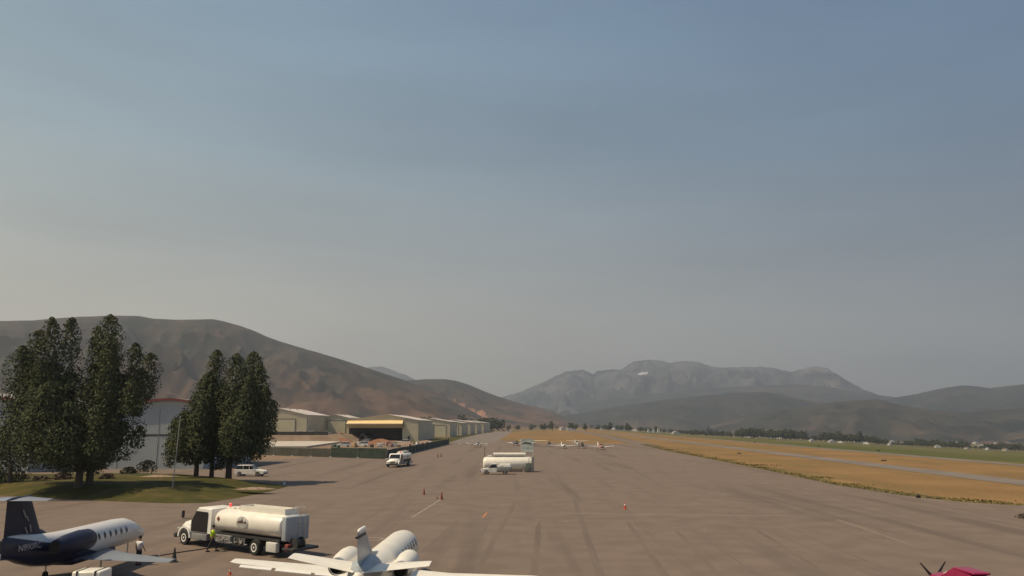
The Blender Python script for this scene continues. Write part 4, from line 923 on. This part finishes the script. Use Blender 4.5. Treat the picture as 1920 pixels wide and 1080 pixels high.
MB().lathe([(-8.5, .03), (-8.1, .13), (-7.9, .14), (-7.7, .03)], 'x', (0, .0, 2.3), 12).build('tail_light', darkg, fB)
MB().lathe([(-7.8, .02), (-7.5, .5), (-6.4, .70), (-5.6, .72)], 'x', (0, 0, 2.3), 20, cap=False).build('tail_cone', shade_bluegrey, fB)  # tail cone carries painted bluish shade too
gear(jB, 5.4, 0, 1.1, .2)

# --- light aircraft
def light_plane(label, loc, rz, kind='low', col=None, tip=None, span=10.5, group='light aircraft parked at the far end of the apron', name='light_aircraft', twin=False, blades=2):
    col = col or white; t = thing(name, label, 'light aircraft', loc, rz, group)
    zb = 1.15; secs = [(-4.6, 1.45, .05, .10), (-3.6, 1.38, .18, .24), (-2.0, 1.28, .34, .42), (-.9, 1.25, .50, .55), (.2, 1.25, .56, .60), (1.0, 1.2, .54, .50), (2.0, 1.15, .46, .40), (2.45, 1.12, .34, .30)]
    f = MB().rings(fuselage(secs, 16)).build('fuselage', col, t)
    hi = kind == 'high'; cz = 2.12 if hi else 2.0
    g = MB(); g.rings([[(-1.5, s_ * .34, 1.55), (-.8, s_ * .36, cz - .08), (.35, s_ * .38, cz), (1.25, s_ * .44, 1.52)] for s_ in (-1, 1)], sm=False); g.build('canopy', glass, t)
    rf = MB().box(-1.1, .35, -.36, .36, cz - .04, cz + .05, bev=.04); rf.build('cabin_roof', col, t)
    wz = cz + .08 if hi else .95
    for s_ in (-1, 1):
        if hi: MB().wing([((.7, s_ * .1, wz), 1.6, 0), ((.6, s_ * span * .28, wz + .05), 1.6, 0), ((.4, s_ * span / 2, wz + .14), 1.05, 0)]).build('wing', tip or col, t); MB().tube((.3, s_ * .5, 1.0), (.2, s_ * 2.4, wz + .0), .04).build('wing_strut', col, t)
        else: MB().wing([((.9, s_ * .3, wz), 1.65, 0), ((.6, s_ * span / 2, wz + .45), 1.1, 0)]).build('wing', tip or col, t)
        MB().wing([((-3.7, s_ * .1, 1.45), 1.0, 0), ((-3.9, s_ * 1.7, 1.5), .7, 0)]).build('tailplane', tip or col, t)
        gear(t, -.2, s_ * 1.2, .95, .22, .14)
        if twin:
            e = MB().lathe([(-1.0, .1), (-.3, .34), (.9, .34), (1.3, .2)], 'x', (.9, s_ * 1.9, 1.15), 14).build('engine', col, t)
            pr = MB(); 
            for k in range(3): a = k * 2.09 + .5; pr.tube((2.28, s_ * 1.9, 1.15), (2.28, s_ * 1.9 + cos(a) * .9, 1.15 + sin(a) * .9), .06, .03, 5)
            pr.build('propeller', darkg, e)
            MB().lathe([(-1.2, .02), (-1.0, .22), (.8, .24), (1.2, .02)], 'x', (.2, s_ * span / 2, wz + .5), 12).build('tip_tank', white, t)
    fin = MB().wing([((-3.1, 0, 1.55), 1.5, 1), ((-4.0, 0, 2.75), .75, 1)], tk=.12); fin.build('tail_fin', tip or col, t)
    if not twin:
        sp = MB().lathe([(2.44, .30), (2.5, .22), (2.7, .15), (2.85, .02)], 'x', (0, 0, 1.12), 14).build('spinner', darkg, t)
        pr = MB()
        for k in range(blades): a = (pi / 2 + k * pi + .75) if blades == 2 else radians((125, 50, 270)[k]); pr.hexa([(2.52, cos(a) * .1 - sin(a) * .07, 1.12 + sin(a) * .1 + cos(a) * .07), (2.52, cos(a) * .1 + sin(a) * .07, 1.12 + sin(a) * .1 - cos(a) * .07), (2.58, cos(a) * .1 + sin(a) * .07, 1.12 + sin(a) * .1 - cos(a) * .07), (2.58, cos(a) * .1 - sin(a) * .07, 1.12 + sin(a) * .1 + cos(a) * .07),
                                          (2.52, cos(a) * .95 - sin(a) * .02, 1.12 + sin(a) * .95 + cos(a) * .02), (2.52, cos(a) * .95 + sin(a) * .02, 1.12 + sin(a) * .95 - cos(a) * .02), (2.56, cos(a) * .95 + sin(a) * .02, 1.12 + sin(a) * .95 - cos(a) * .02), (2.56, cos(a) * .95 - sin(a) * .02, 1.12 + sin(a) * .95 + cos(a) * .02)])
        pr.build('propeller', darkg, sp)
        MB().box(2.2, 2.46, -.32, .32, .85, 1.0, bev=.04).build('air_intake', darkg, t)
    gear(t, 1.9, 0, .9, .2, .12)
    return t
def gp(px, py): q = at(px, py); return (q.x, q.y, .03)
light_plane('twin-engine light aircraft with white tip tanks, alone at the left of the far apron', gp(895, 838.5), radians(-100), 'low', offwhite, span=8.0, twin=True)
P1 = light_plane('white low-wing aeroplane with a tall tail fin, second from the right in the far line', gp(1056, 841.5), radians(-84), 'low', white, span=11.2)
light_plane('white low-wing aeroplane with red fuselage, farthest right in the far line', gp(1127, 843.5), radians(-80), 'low', mat('red_white_paint', (0.40, 0.20, 0.17), .4), white, span=9.4)
H1 = light_plane('white high-wing aeroplane standing behind the sign of the fuel tank', gp(1000, 836.5), radians(-88), 'high', white, span=12.0)
light_plane('dark-nosed aeroplane with a white tail at the left end of the far line', gp(968, 836), radians(70), 'low', grey_m, offwhite, span=8)
light_plane('dark low aeroplane parked between the high-wing plane and the tall-finned one', gp(1030, 838), radians(-95), 'low', darkg, grey_m, span=6.5)
light_plane('dark low aeroplane with pale wings, second from the right end of the far line', gp(1092, 841), radians(-90), 'low', darkg, grey_m, span=7)
light_plane('white high-wing aeroplane behind the others, between the two right-hand planes', gp(1082, 837), radians(-82), 'high', offwhite, span=9.5)

# magenta aeroplane, bottom right
mg = light_plane('magenta low-wing aeroplane with dark spinner in the bottom right corner', (21.0, 37.7, .03), radians(91), 'low', magenta, span=10.5, name='magenta_aeroplane', group=None, blades=3); mg.scale = (1.1, 1.1, 1.1)
for c in mg.children:
    if c.name.startswith('canopy'): c.data.materials[0] = magenta; MB().rings([[(1.27, -.3, 1.62), (1.27, .3, 1.62), (1.02, .3, 1.74), (1.02, -.3, 1.74)], [(1.2, -.3, 1.58), (1.2, .3, 1.58), (.95, .3, 1.70), (.95, -.3, 1.70)]], sm=False).build('windshield', white, mg)  # white windshield patch is glare painted as colour

# ------------------------------------------------------------------ ground power cart by the jet
q = at_d(174, 1062, 40.0); t = thing('ground_power_cart', 'boxy cream ground power cart beside the wing of the navy jet', 'power cart', (q.x, q.y, .03), radians(2))
zt = q.z - .17
MB().box(-.70, .70, -.6, .6, .45, zt, bev=.09).build('cabinet', cream, t)
for x in (-.45, .42): MB().box(x - .04, x + .04, -.62, .62, zt - .35, zt + .02, bev=.01).build('strap', darkg, t)
MB().box(.05, .4, -.62, -.602, zt - .45, zt - .38).build('label_plate', darkg, t)
MB().box(-.6, .6, -.612, -.602, .7, zt - .55).build('front_panel', offwhite, t)
for s_ in (-1, 1):
    for y in (-.45, .45): MB().lathe([(-.09, .2), (-.09, .3), (.09, .3), (.09, .2)], 'x', (s_ * .6, y, .3), 16).build('wheel', black, t)
MB().tube((0, -.7, .5), (0, -1.5, .35), .035).build('tow_bar', darkg, t)

# ------------------------------------------------------------------ fuel island
q0 = at(903, 886); q1 = at(1003, 886.5); cx = (q0.x + q1.x) / 2; yy = q0.y + 2.4; LT = (q1.x - q0.x)
r_t = 1.30; cz = 1.46
t = thing('fuel_storage_tank', 'long cream horizontal fuel storage tank on the open apron', 'fuel tank', (cx, yy, .03), radians(0))
hl = LT / 2 - .15
prof = [(-hl, .02), (-hl + .03, .7), (-hl + .12, 1.02), (-hl + .3, 1.22), (-hl + .55, r_t), (hl - .55, r_t), (hl - .3, 1.22), (hl - .12, 1.02), (hl - .03, .7), (hl, .02)]
tk = MB().lathe(prof, 'x', (0, 0, cz), 36).build('shell', cream, t)
for x in (-hl * .6, 0, hl * .6): MB().box(x - .15, x + .15, -1.2, 1.2, 0, .8).build('saddle', concrete, t)
pl = MB().box(-hl + 1.9, hl - 1.9, -.35, .35, cz + r_t + .02, cz + r_t + .12); pl.build('catwalk', steel, t)
MB().lathe([(-hl + 1.95, .02), (-hl + 2.0, .33), (hl - 1.55, .33), (hl - 1.5, .02)], 'x', (0, 0, cz + r_t + .46), 16).build('vent_pipe', cream, t)
MB().box(-hl + .9, -hl + 1.75, -.3, .3, cz + r_t + .02, cz + r_t + .3, bev=.05).build('hatch', white, t)
ra = MB()
for x in [(-hl + .3) + k * 1.0 for k in range(int(2 * hl - .4))]: ra.tube((x, .6, cz + r_t - .1), (x, .6, cz + r_t + .55), .03)
ra.tube((-hl + .3, .6, cz + r_t + .55), (hl - .5, .6, cz + r_t + .55), .03); ra.build('guard_rail', galv, t)
MB().tube((-hl + .35, 0, cz + r_t - .3), (-hl + .35, 0, cz + r_t + 1.7), .05).build('vent_pole', darkg, t)
MB().box(hl - 1.6, hl - .55, -2.0, -1.3, .1, 1.7, bev=.06).build('pump_cabinet', mat('green_grey_paint', (0.16, 0.18, 0.15), .6), t)
MB().box(hl - .45, hl + .0, -2.05, -1.4, .1, 2.9, bev=.05).build('pump_cabinet', grey_m, t)
MB().path([(hl - 1.0, -1.65, 1.7), (hl - .9, -1.65, 2.6), (hl - .2, -1.5, 2.9)], .06).build('pipe', galv, t)
# sign on two posts over the tank's right end
a = at_d(978, 824, yy - 1.2); c = at_d(1000, 824, yy - 1.2)
t = thing('sign', 'tall two-post sign with a mountain emblem above the right end of the fuel tank', 'sign', ((a.x + c.x) / 2, yy + 2.1, .03))
w2 = (c.x - a.x) / 2 * 1.03; zt = a.z + .06; zb_ = at_d(978, 848, yy + 2).z
for s_ in (-1, 1): MB().tube((s_ * w2, 0, 0), (s_ * w2, 0, zt), .06).build('post', offwhite, t)
sp = MB().box(-w2 + .07, w2 - .07, -.03, .03, zb_, zt - .05).build('panel', mat('sign_grey_green', (0.55, 0.60, 0.52), .6), t)
for z in (zb_ + .05, zb_ + (zt - zb_) * .34, zt - .12): MB().box(-w2 + .08, w2 - .08, -.06, -.031, z, z + .10).build('rail', offwhite, t)
e = MB(); hz = zb_ + (zt - zb_) * .55
arc = [(-.85 * w2, hz), (-.7 * w2, hz + .32), (-.35 * w2, hz + .42), (-.1 * w2, hz + .62), (.05 * w2, hz + .40), (.35 * w2, hz + .42), (.6 * w2, hz + .28), (.82 * w2, hz - .1), (.5 * w2, hz + .08), (0, hz + .2), (-.5 * w2, hz + .15)]
e.extr(arc, -.045, -.032, plane='xz'); e.build('emblem', darkg, sp)

# ------------------------------------------------------------------ light pole, cones, cable, small markers
q = at(323, 918, .9); t = thing('light_pole', 'slim grey pole standing on the lawn in front of the right-hand trees', 'pole', (q.x, q.y, .7))
hp = at_d(333, 782, q.y).z - .7
MB().tube((0, 0, 0), (.35, 0, hp), .07, .045, 10).build('shaft', galv, t); MB().lathe([(0, .2), (.3, .18), (.32, .1)], 'z', (0, 0, 0), 12).build('base', galv, t)
MB().lathe([(hp - .02, .05), (hp + .06, .09), (hp + .14, .03)], 'z', (.35, 0, 0), 10).build('cap', galv, t)
def cone(label, px, py, h=.72, m=None, band=True, group='traffic cones on the apron'):
    q = at(px, py); t = thing('traffic_cone', label, 'traffic cone', (q.x, q.y, .03), random.random(), group)
    MB().box(-h * .28, h * .28, -h * .28, h * .28, .0, .04, bev=.012).build('base', m or orange, t)
    MB().lathe([(.04, h * .19), (h, h * .035)], 'z', (0, 0, 0), 16).build('body', m or orange, t)
    if band: MB().lathe([(h * .55, h * .123), (h * .75, h * .087)], 'z', (0, 0, 0), 16, cap=False).build('band', white, t)
    return t
cone('tall dark cone at the wing tip of the navy jet', 326, 1055, .92, darkg, False, None)
cone('orange cone left of the pair in mid apron', 795, 928, .8, dkorange, False)
cone('orange cone right of the pair in mid apron', 828, 937, .9, dkorange, False)
cone('small orange cone fallen low beside the mid-apron pair', 820, 936, .35, dkorange, False)
cone('orange cone with a white band alone on the right half of the apron', 1172, 955, .72)
cone('orange cone left of the far pair near the yard fence', 821, 857.5, 1.0, dkorange, False)
cone('orange cone right of the far pair near the yard fence', 827, 857.2, 1.1, dkorange, False)
cone('small cone at the lower edge of the picture between the jets', 431, 1079, .4)
q = at(533, 909); cone('white-and-orange cone at the tip of the tree shadow', 533, 909, .8, offwhite, False)
b = MB(); pts = []
A_, B_ = at(300, 1043.5), at(404, 1027)
for k in range(25): t_ = k / 24; p_ = A_.lerp(B_, t_); pts.append((p_.x, p_.y + .15 * sin(t_ * 5), .055))
tag(b.path(pts, .045, 6).build('fuel_hose', black), 'dark fuel hose lying on the apron between the tanker and the navy jet', 'hose')
q = at(1722, 934); t = thing('runway_light', 'small black marker box in the verge at the right of the apron', 'marker', (q.x, q.y, 0)); MB().box(-.22, .22, -.2, .2, .0, .32, bev=.03).build('box', black, t); MB().lathe([(.32, .14), (.45, .12), (.5, .02)], 'z', (0, 0, 0), 12).build('lamp', darkg, t)
for i, (px, py, lab) in enumerate(((1415, 830, 'dark marker post farthest left beyond the taxiway'), (1535, 837, 'rusty marker box left of the green field'), (1647, 846, 'dark marker box at the corner of the green field'), (1657, 865, 'brown marker by the far edge of the taxiway'), (1386, 851, 'small brown marker in the near dry grass'))):
    q = at(px, py); t = thing('marker_box', lab, 'marker', (q.x, q.y, -.02), 0, 'marker boxes in the dry grass')
    MB().box(-.5, .5, -.2, .2, .12, .4, bev=.05).build('panel', darkg if i % 2 == 0 else bark, t); MB().tube((-.6, 0, 0), (-.6, 0, .3), .06).tube((.6, 0, 0), (.6, 0, .3), .06).build('leg', darkg, t)
for i, (px, py) in enumerate(((862, 834), (913, 836))):   # white tie-down marks near the twin
    q = at(px, py); t = thing('tie_down_marker', ('white tie-down block left of the twin-engine aircraft', 'white tie-down block right of the twin-engine aircraft')[i], 'marker', (q.x, q.y, .03)); MB().box(-.3, .3, -.3, .3, 0, .45, bev=.06).build('block', white, t)

# ------------------------------------------------------------------ people
def skin_mesh(name, verts, edges, radii, m, parent, root=0, sub=2):
    me = bpy.data.meshes.new(name); me.from_pydata(verts, edges, []); o = bpy.data.objects.new(name, me); COL.objects.link(o)
    o.modifiers.new('s', 'SKIN'); sv = me.skin_vertices[0].data
    for i, r in enumerate(radii): sv[i].radius = (r, r) if not isinstance(r, tuple) else r; sv[i].use_root = (i == root)
    s2 = o.modifiers.new('u', 'SUBSURF'); s2.levels = sub; s2.render_levels = sub
    dg = bpy.context.evaluated_depsgraph_get(); dg.update(); nm = bpy.data.meshes.new_from_object(o.evaluated_get(dg)); bpy.data.objects.remove(o)
    nm.materials.clear(); nm.materials.append(m)
    for p_ in nm.polygons: p_.use_smooth = True
    r = bpy.data.objects.new(name, nm); COL.objects.link(r); r.parent = parent; return r
def person(label, loc, rz, shirt, trous, stride=0.0, arm_l=(.12, .05), arm_r=(.12, -.05), lean=0.0):
    t = thing('person', label, 'person', loc, rz)
    # facing +x; y left
    pel = (0, 0, .95); ch = (lean * .5, 0, 1.28); nk = (lean, 0, 1.50); hd = (lean + .03, 0, 1.66)
    V = [pel, ch, nk, (lean + .01, 0, 1.57), hd, (lean + .02, 0, 1.74)]; E = [(0, 1), (1, 2), (2, 3), (3, 4), (4, 5)]; R = [(.14, .11), (.15, .11), .055, .052, (.085, .10), .075]
    def add(ps, rs, st):
        last = st
        for p_, r_ in zip(ps, rs): V.append(p_); R.append(r_); E.append((last, len(V) - 1)); last = len(V) - 1
        return last
    hands = []
    for s_, (ax, ay) in ((1, arm_l), (-1, arm_r)):
        sh = (ch[0] + (nk[0] - ch[0]) * .7, s_ * .18, 1.42); elb = (sh[0] + ax * .3 - .03, s_ * .25, 1.14); wr = (sh[0] + ax, s_ * .27 + ay * .4, .92 + abs(ax) * .3)
        w_ = add([sh, elb, wr], [.055, .042, .028], 2); W_ = Vector(wr); dn = (W_ - Vector(elb)).normalized()
        palm = W_ + dn * .08; add([tuple(palm)], [.03], w_); pi2 = len(V) - 1
        for k, (off, ln) in enumerate(((-.028, .068), (-.010, .08), (.010, .075), (.028, .058))):
            b0 = palm + Vector((off, 0, 0)) + dn * .02; add([tuple(b0), tuple(b0 + dn * ln * .6 + Vector((0, -s_ * .008, 0))), tuple(b0 + dn * ln + Vector((0, -s_ * .025, 0)))], [.010, .009, .008], pi2)
        add([tuple(palm + Vector((.035, -s_ * .01, -.0))), tuple(palm + Vector((.05, -s_ * .02, -.045)))], [.011, .009], pi2)
    for s_ in (1, -1):
        f = stride * s_; kn = (f * .22 + .03, s_ * .10, .52); an = (f * .38 - .02, s_ * .10, .10); add([(0, s_ * .09, .88), kn, an, (an[0] + .14, s_ * .11, .04)], [.085, .058, .040, .038], 0)
    body = skin_mesh('body', V, E, R, skin_m, t)
    # face: nose and ears as part detail meshes on the head, hair cap
    hx, hz_ = hd[0], hd[2] + .02
    MB().lathe([(-.03, .10), (.03, .107), (.08, .092), (.125, .05), (.14, .01)], 'z', (hx - .02, 0, hz_ + .02), 16).build('hair', hair_m, t)
    fc = MB().lathe([(.0, .012), (.03, .018), (.045, .006)], 'x', (hx + .075, 0, hz_ - .03), 8)
    for s_ in (-1, 1): fc.lathe([(-.012, .004), (0, .022), (.012, .004)], 'y', (hx, s_ * .095, hz_ - .02), 8)
    fc.build('face_detail', skin_m, t)
    # shirt / vest: torso and sleeves
    V2 = [(0, 0, .90), (ch[0] * .5, 0, 1.1), ch, (nk[0] * .9, 0, 1.44), (nk[0], 0, 1.50)]; E2 = [(0, 1), (1, 2), (2, 3), (3, 4)]; R2 = [(.185, .135), (.185, .135), (.20, .14), (.15, .11), .075]
    for s_, (ax, ay) in ((1, arm_l), (-1, arm_r)):
        k = len(V2); V2 += [(nk[0] * .85, s_ * .19, 1.41), (nk[0] * .85 + ax * .2 - .02, s_ * .245, 1.2)]; R2 += [.082, .068]; E2 += [(3, k), (k, k + 1)]
    skin_mesh('shirt', V2, E2, R2, shirt, t, 0)
    V3 = [(0, 0, .96), (0, 0, .90)]; E3 = [(0, 1)]; R3 = [(.165, .125), (.165, .125)]
    for s_ in (1, -1):
        f = stride * s_; k = len(V3); V3 += [(0, s_ * .095, .82), (f * .22 + .03, s_ * .10, .52), (f * .38 - .02, s_ * .10, .13)]; R3 += [.105, .082, .070]; E3 += [(1, k), (k, k + 1), (k + 1, k + 2)]
    skin_mesh('trousers', V3, E3, R3, trous, t, 0)
    for s_ in (1, -1):
        f = stride * s_; MB().box(f * .38 - .11, f * .38 + .18, s_ * .10 - .05, s_ * .10 + .05, 0, .10, bev=.03).build('shoe', black, t)
    return t
q = at_d(262, 1020, 51.8); person('person in a white shirt and dark trousers standing at the nose of the navy jet', (q.x, q.y, .03), radians(80), shirt_m, trouser)
q = at(397, 1035); person('person in a yellow-green hi-vis top walking beside the fuel truck', (q.x, q.y, .03), radians(20), hivis, trouser, stride=.8, arm_l=(.25, .0), arm_r=(.35, 0))

# ------------------------------------------------------------------ distant trees and houses
NOFIX.add('crown')
def small_tree(seed, tall=False):
    rnd = random.Random(seed); t = thing('tree', 'dark green tree', 'tree', (0, 0, -500))
    lob = []
    for k in range(5 if not tall else 3): lob.append((rnd.uniform(-2.2, 2.2) * (.4 if tall else 1), rnd.uniform(-2, 2), 1.0 + rnd.uniform(0, 1.2), rnd.uniform(5.2, 8.2), rnd.uniform(1.6, 2.8) * (.6 if tall else 1), rnd.uniform(1.6, 2.8)))
    leaves(MB(), lob, 3.0, .48, seed, .35).build('crown', leaf2, t)
    MB().tube((0, 0, -.8), (0, 0, 3), .3, .2, 6).build('trunk', bark, t)
    return t
protos = [small_tree(s_, s_ == 24) for s_ in (21, 22, 23, 24)]
first_used = [False] * 4
def put_tree(x, y, s_, lab, group, k=None, sz=None):
    k = random.randrange(3) if k is None else k; u = UU.x * x + UU.y * y; z = gz(u); rz = random.random() * 6
    sc = (s_ * random.uniform(.9, 1.35), s_ * random.uniform(.9, 1.3), (sz or s_) * random.uniform(.85, 1.15))
    if not first_used[k]:
        o = protos[k]; o.location = (x, y, z); o.rotation_euler = (0, 0, rz); o['label'] = lab; o['group'] = group; first_used[k] = True
    else: o = dup(protos[k], (x, y, z), rz, lab, group)
    o.scale = sc; return o
rt = random.Random(5)
# long belt on the right: base line follows the valley side
belt = [(1272, 1500, .85), (1340, 1470, 1.0), (1400, 1430, 1.15), (1520, 1400, 1.2), (1620, 1380, 1.1), (1760, 1360, 1.1), (1925, 1340, 1.15)]
x = 1268
while x < 1990:
    Y = interp([(a, b_) for a, b_, _ in belt], x) + rt.uniform(-25, 45); s_ = interp([(a, c_) for a, _, c_ in belt], x) * rt.uniform(.75, 1.25)
    gap = .6 if mnoise.noise(Vector((x * .02, 0, 0))) < -.25 else 1
    p_ = at_d(x, 800, Y); seg = 'left' if x < 1450 else 'middle' if x < 1650 else 'right'
    put_tree(p_.x, Y, s_ * gap * 1.5, 'dark green tree in the %s third of the long belt beyond the green field' % seg, 'trees in the %s third of the belt' % seg, sz=s_ * gap * (1.75 if 1370 < x < 1640 else 1.15))
    x += rt.uniform(2.6, 5.2) if gap == 1 else rt.uniform(5, 8)
for i in range(46):     # scattered valley trees behind the belt
    x = rt.uniform(1100, 1960); Y = rt.uniform(1750, 2700); p_ = at_d(x, 800, Y); put_tree(p_.x, Y, rt.uniform(.9, 1.6), 'small tree scattered on the far valley floor', 'scattered trees on the far valley floor')
for i in range(38):     # end of runway
    x = rt.uniform(945, 1265); Y = rt.uniform(1250, 1800); p_ = at_d(x, 800, Y); put_tree(p_.x, Y, rt.uniform(.9, 1.6), 'small tree beyond the far end of the airfield', 'trees beyond the far end of the airfield')
for (x, Y, s_, lab) in ((926, 1120, 2.2, 'dense dark tree just past the end of the hangar row, left one'), (936, 1130, 2.1, 'dense dark tree just past the end of the hangar row, right one'),
                   (1036, 1300, 1.7, 'tall narrow dark tree left of the distant white houses'), (1099, 1350, 1.5, 'lone dark tree at the foot of the hill, right of the white houses'), (1020, 1300, 1.3, 'rounded tree left of the tall narrow one at the field end')):
    p_ = at_d(x, 800, Y); put_tree(p_.x, Y, s_, lab, 'dark trees standing out at the end of the field', k=3 if s_ < 2 else None)
for i in range(24):     # behind the hangars
    x = 770 + i * 6.6 + rt.uniform(-3, 3); Y = rt.uniform(1080, 1260) ; p_ = at_d(x, 800, Y); put_tree(p_.x, Y, rt.uniform(1.8, 2.7) * (1.15 if i in (3, 4, 14) else .9), 'tree standing behind the roofs of the hangar row', 'trees behind the hangar row')

def house(seed, w, d, h, wallm, roofm):
    t = thing('house', 'small distant house', 'house', (0, 0, -500))
    MB().extr([(-w / 2, -.6), (w / 2, -.6), (w / 2, h), (0, h + w * .22), (-w / 2, h)], 0, d, plane='xz').build('wall', wallm, t)
    r = MB()
    for s_ in (-1, 1): r.hexa([(0, -.4, h + w * .22 + .03), (s_ * (w / 2 + .5), -.4, h - .19), (s_ * (w / 2 + .5), d + .4, h - .19), (0, d + .4, h + w * .22 + .03), (0, -.4, h + w * .22 + .25), (s_ * (w / 2 + .5), -.4, h + .03), (s_ * (w / 2 + .5), d + .4, h + .03), (0, d + .4, h + w * .22 + .25)])
    r.build('roof', roofm, t)
    for x in (-w * .28, w * .22): MB().box(x - .6, x + .6, -.05, -.01, 1.0, 2.3).build('window', glass, t)
    MB().box(-.5, .5, -.06, -.01, -.3, 1.9).build('door', darkg, t)
    return t
hp_ = [house(1, 12, 9, 4.2, offwhite, roof_g), house(2, 16, 10, 3.6, offwhite, mat('brown_roof', (0.12, 0.08, 0.065), .8)), house(3, 20, 10, 3.6, offwhite, roof_g)]
hused = [False] * 3
def put_house(px, Y, k, s_, lab, group, rz=None):
    p_ = at_d(px, 800, Y); z = gz(UU.x * p_.x + UU.y * Y); r_ = rz if rz is not None else rt.uniform(-.8, .8)
    if not hused[k]: o = hp_[k]; o.location = (p_.x, Y, z); o.rotation_euler = (0, 0, r_); o['label'] = lab; o['group'] = group; hused[k] = True
    else: o = dup(hp_[k], (p_.x, Y, z), r_, lab, group)
    o.scale = (s_, s_, s_); return o
for i, px in enumerate((1056, 1061, 1067, 1073)): put_house(px, 1420 + i * 15, i % 2, .75, 'white house in the cluster at the foot of the left hill', 'white houses at the foot of the left hill')
put_house(1070, 1180, 0, .7, 'white shed standing in front of the house cluster at the field end', 'field sheds', 0)
for i, (px, s_) in enumerate(((1216, .55), (1226, .55), (1235, .7))):
    put_house(px, 1330, 0, s_, ('white shed leftmost of the three narrow ones beyond the runway', 'white shed in the middle of the three narrow ones beyond the runway', 'white shed rightmost of the three narrow ones beyond the runway')[i], 'narrow white sheds beyond the runway', 0).scale = (s_ * .45, s_, s_ * 1.6)
put_house(1268, 1300, 2, .6, 'low white house beyond the runway, just left of the tree belt', 'field sheds', .4)
for i, (px, Y, k, s_) in enumerate(((1522, 1330, 0, .8), (1560, 1325, 2, .8), (1573, 1310, 1, .7), (1621, 1310, 1, .8), (1668, 1300, 0, .7), (1756, 1290, 0, .9), (1812, 1290, 1, .7), (1850, 1290, 0, .7), (1884, 1290, 1, .8))):
    put_house(px, Y, k, s_ * .75, 'pale house in front of the tree belt', 'pale houses in front of the tree belt')
for i in range(30):
    put_house(rt.uniform(1120, 1930), rt.uniform(1750, 2500), rt.randrange(2), rt.uniform(.7, 1.1), 'tiny house scattered across the far valley floor', 'houses scattered on the far valley floor')
for px, lab in ((1609, 'large white barn behind the belt, left of two'), (1722, 'large white barn behind the belt, right of two')):
    put_house(px, 1850, 2, 1.1, lab, 'white barns behind the tree belt', 0)
# vehicles at the field end
for i, (px, py, lab) in enumerate(((945, 809, 'dark vehicle left of the pair at the near end of the far dirt area'), (953, 809, 'dark vehicle right of the pair at the near end of the far dirt area'), (921, 808.5, 'dark parked truck beside the last hangar'))):
    q = at(px, py); o = dup(car0, (q.x, q.y, .05), radians(90 * i), lab, 'vehicles at the field end'); o.scale = (1.2, 1.2, 1.4)
    for c in o.children:
        if c.name.startswith(('body', 'roof')):
            c.data = c.data.copy(); c.data.materials[0] = dkorange if i < 1 else darkg
sheet('dirt_area', [puv(925, 808), puv(1060, 803.6), puv(1075, 801.5), puv(930, 801.5)], hm_tan, 0.02)
# white trucks in the yard
for i, (px, py, lab) in enumerate(((678, 838, 'white pickup in the yard behind the green fence, left one'), (681, 834, 'white van right behind the first white pickup in the yard'), (757, 833, 'white vehicle at the right of the yard by the rubble'), (644, 838.5, 'pale vehicle nearest the green screen corner in the yard'))):
    q = at(px, py); o = dup(car0, (q.x, q.y, .06), radians(178 + 4 * i), lab, 'white vehicles in the construction yard'); o.scale = (1.2, 1.2, 1.2)

# ------------------------------------------------------------------ haze
hz = MB().box(-8200, 9300, -900, 12200, -78, 960).build('haze', [], None); struct(hz, 'stuff')
hm = bpy.data.materials.new('smoke_haze'); hm.use_nodes = True; t = hm.node_tree; t.nodes.clear()
o_ = N(t, 'ShaderNodeOutputMaterial'); v_ = N(t, 'ShaderNodeVolumePrincipled'); L(t, v_.outputs[0], o_.inputs['Volume'])
v_.inputs['Color'].default_value = (0.69, 0.785, 0.92, 1); v_.inputs['Density'].default_value = 1.3e-4; v_.inputs['Anisotropy'].default_value = 0.3
hz.data.materials.clear(); hz.data.materials.append(hm)
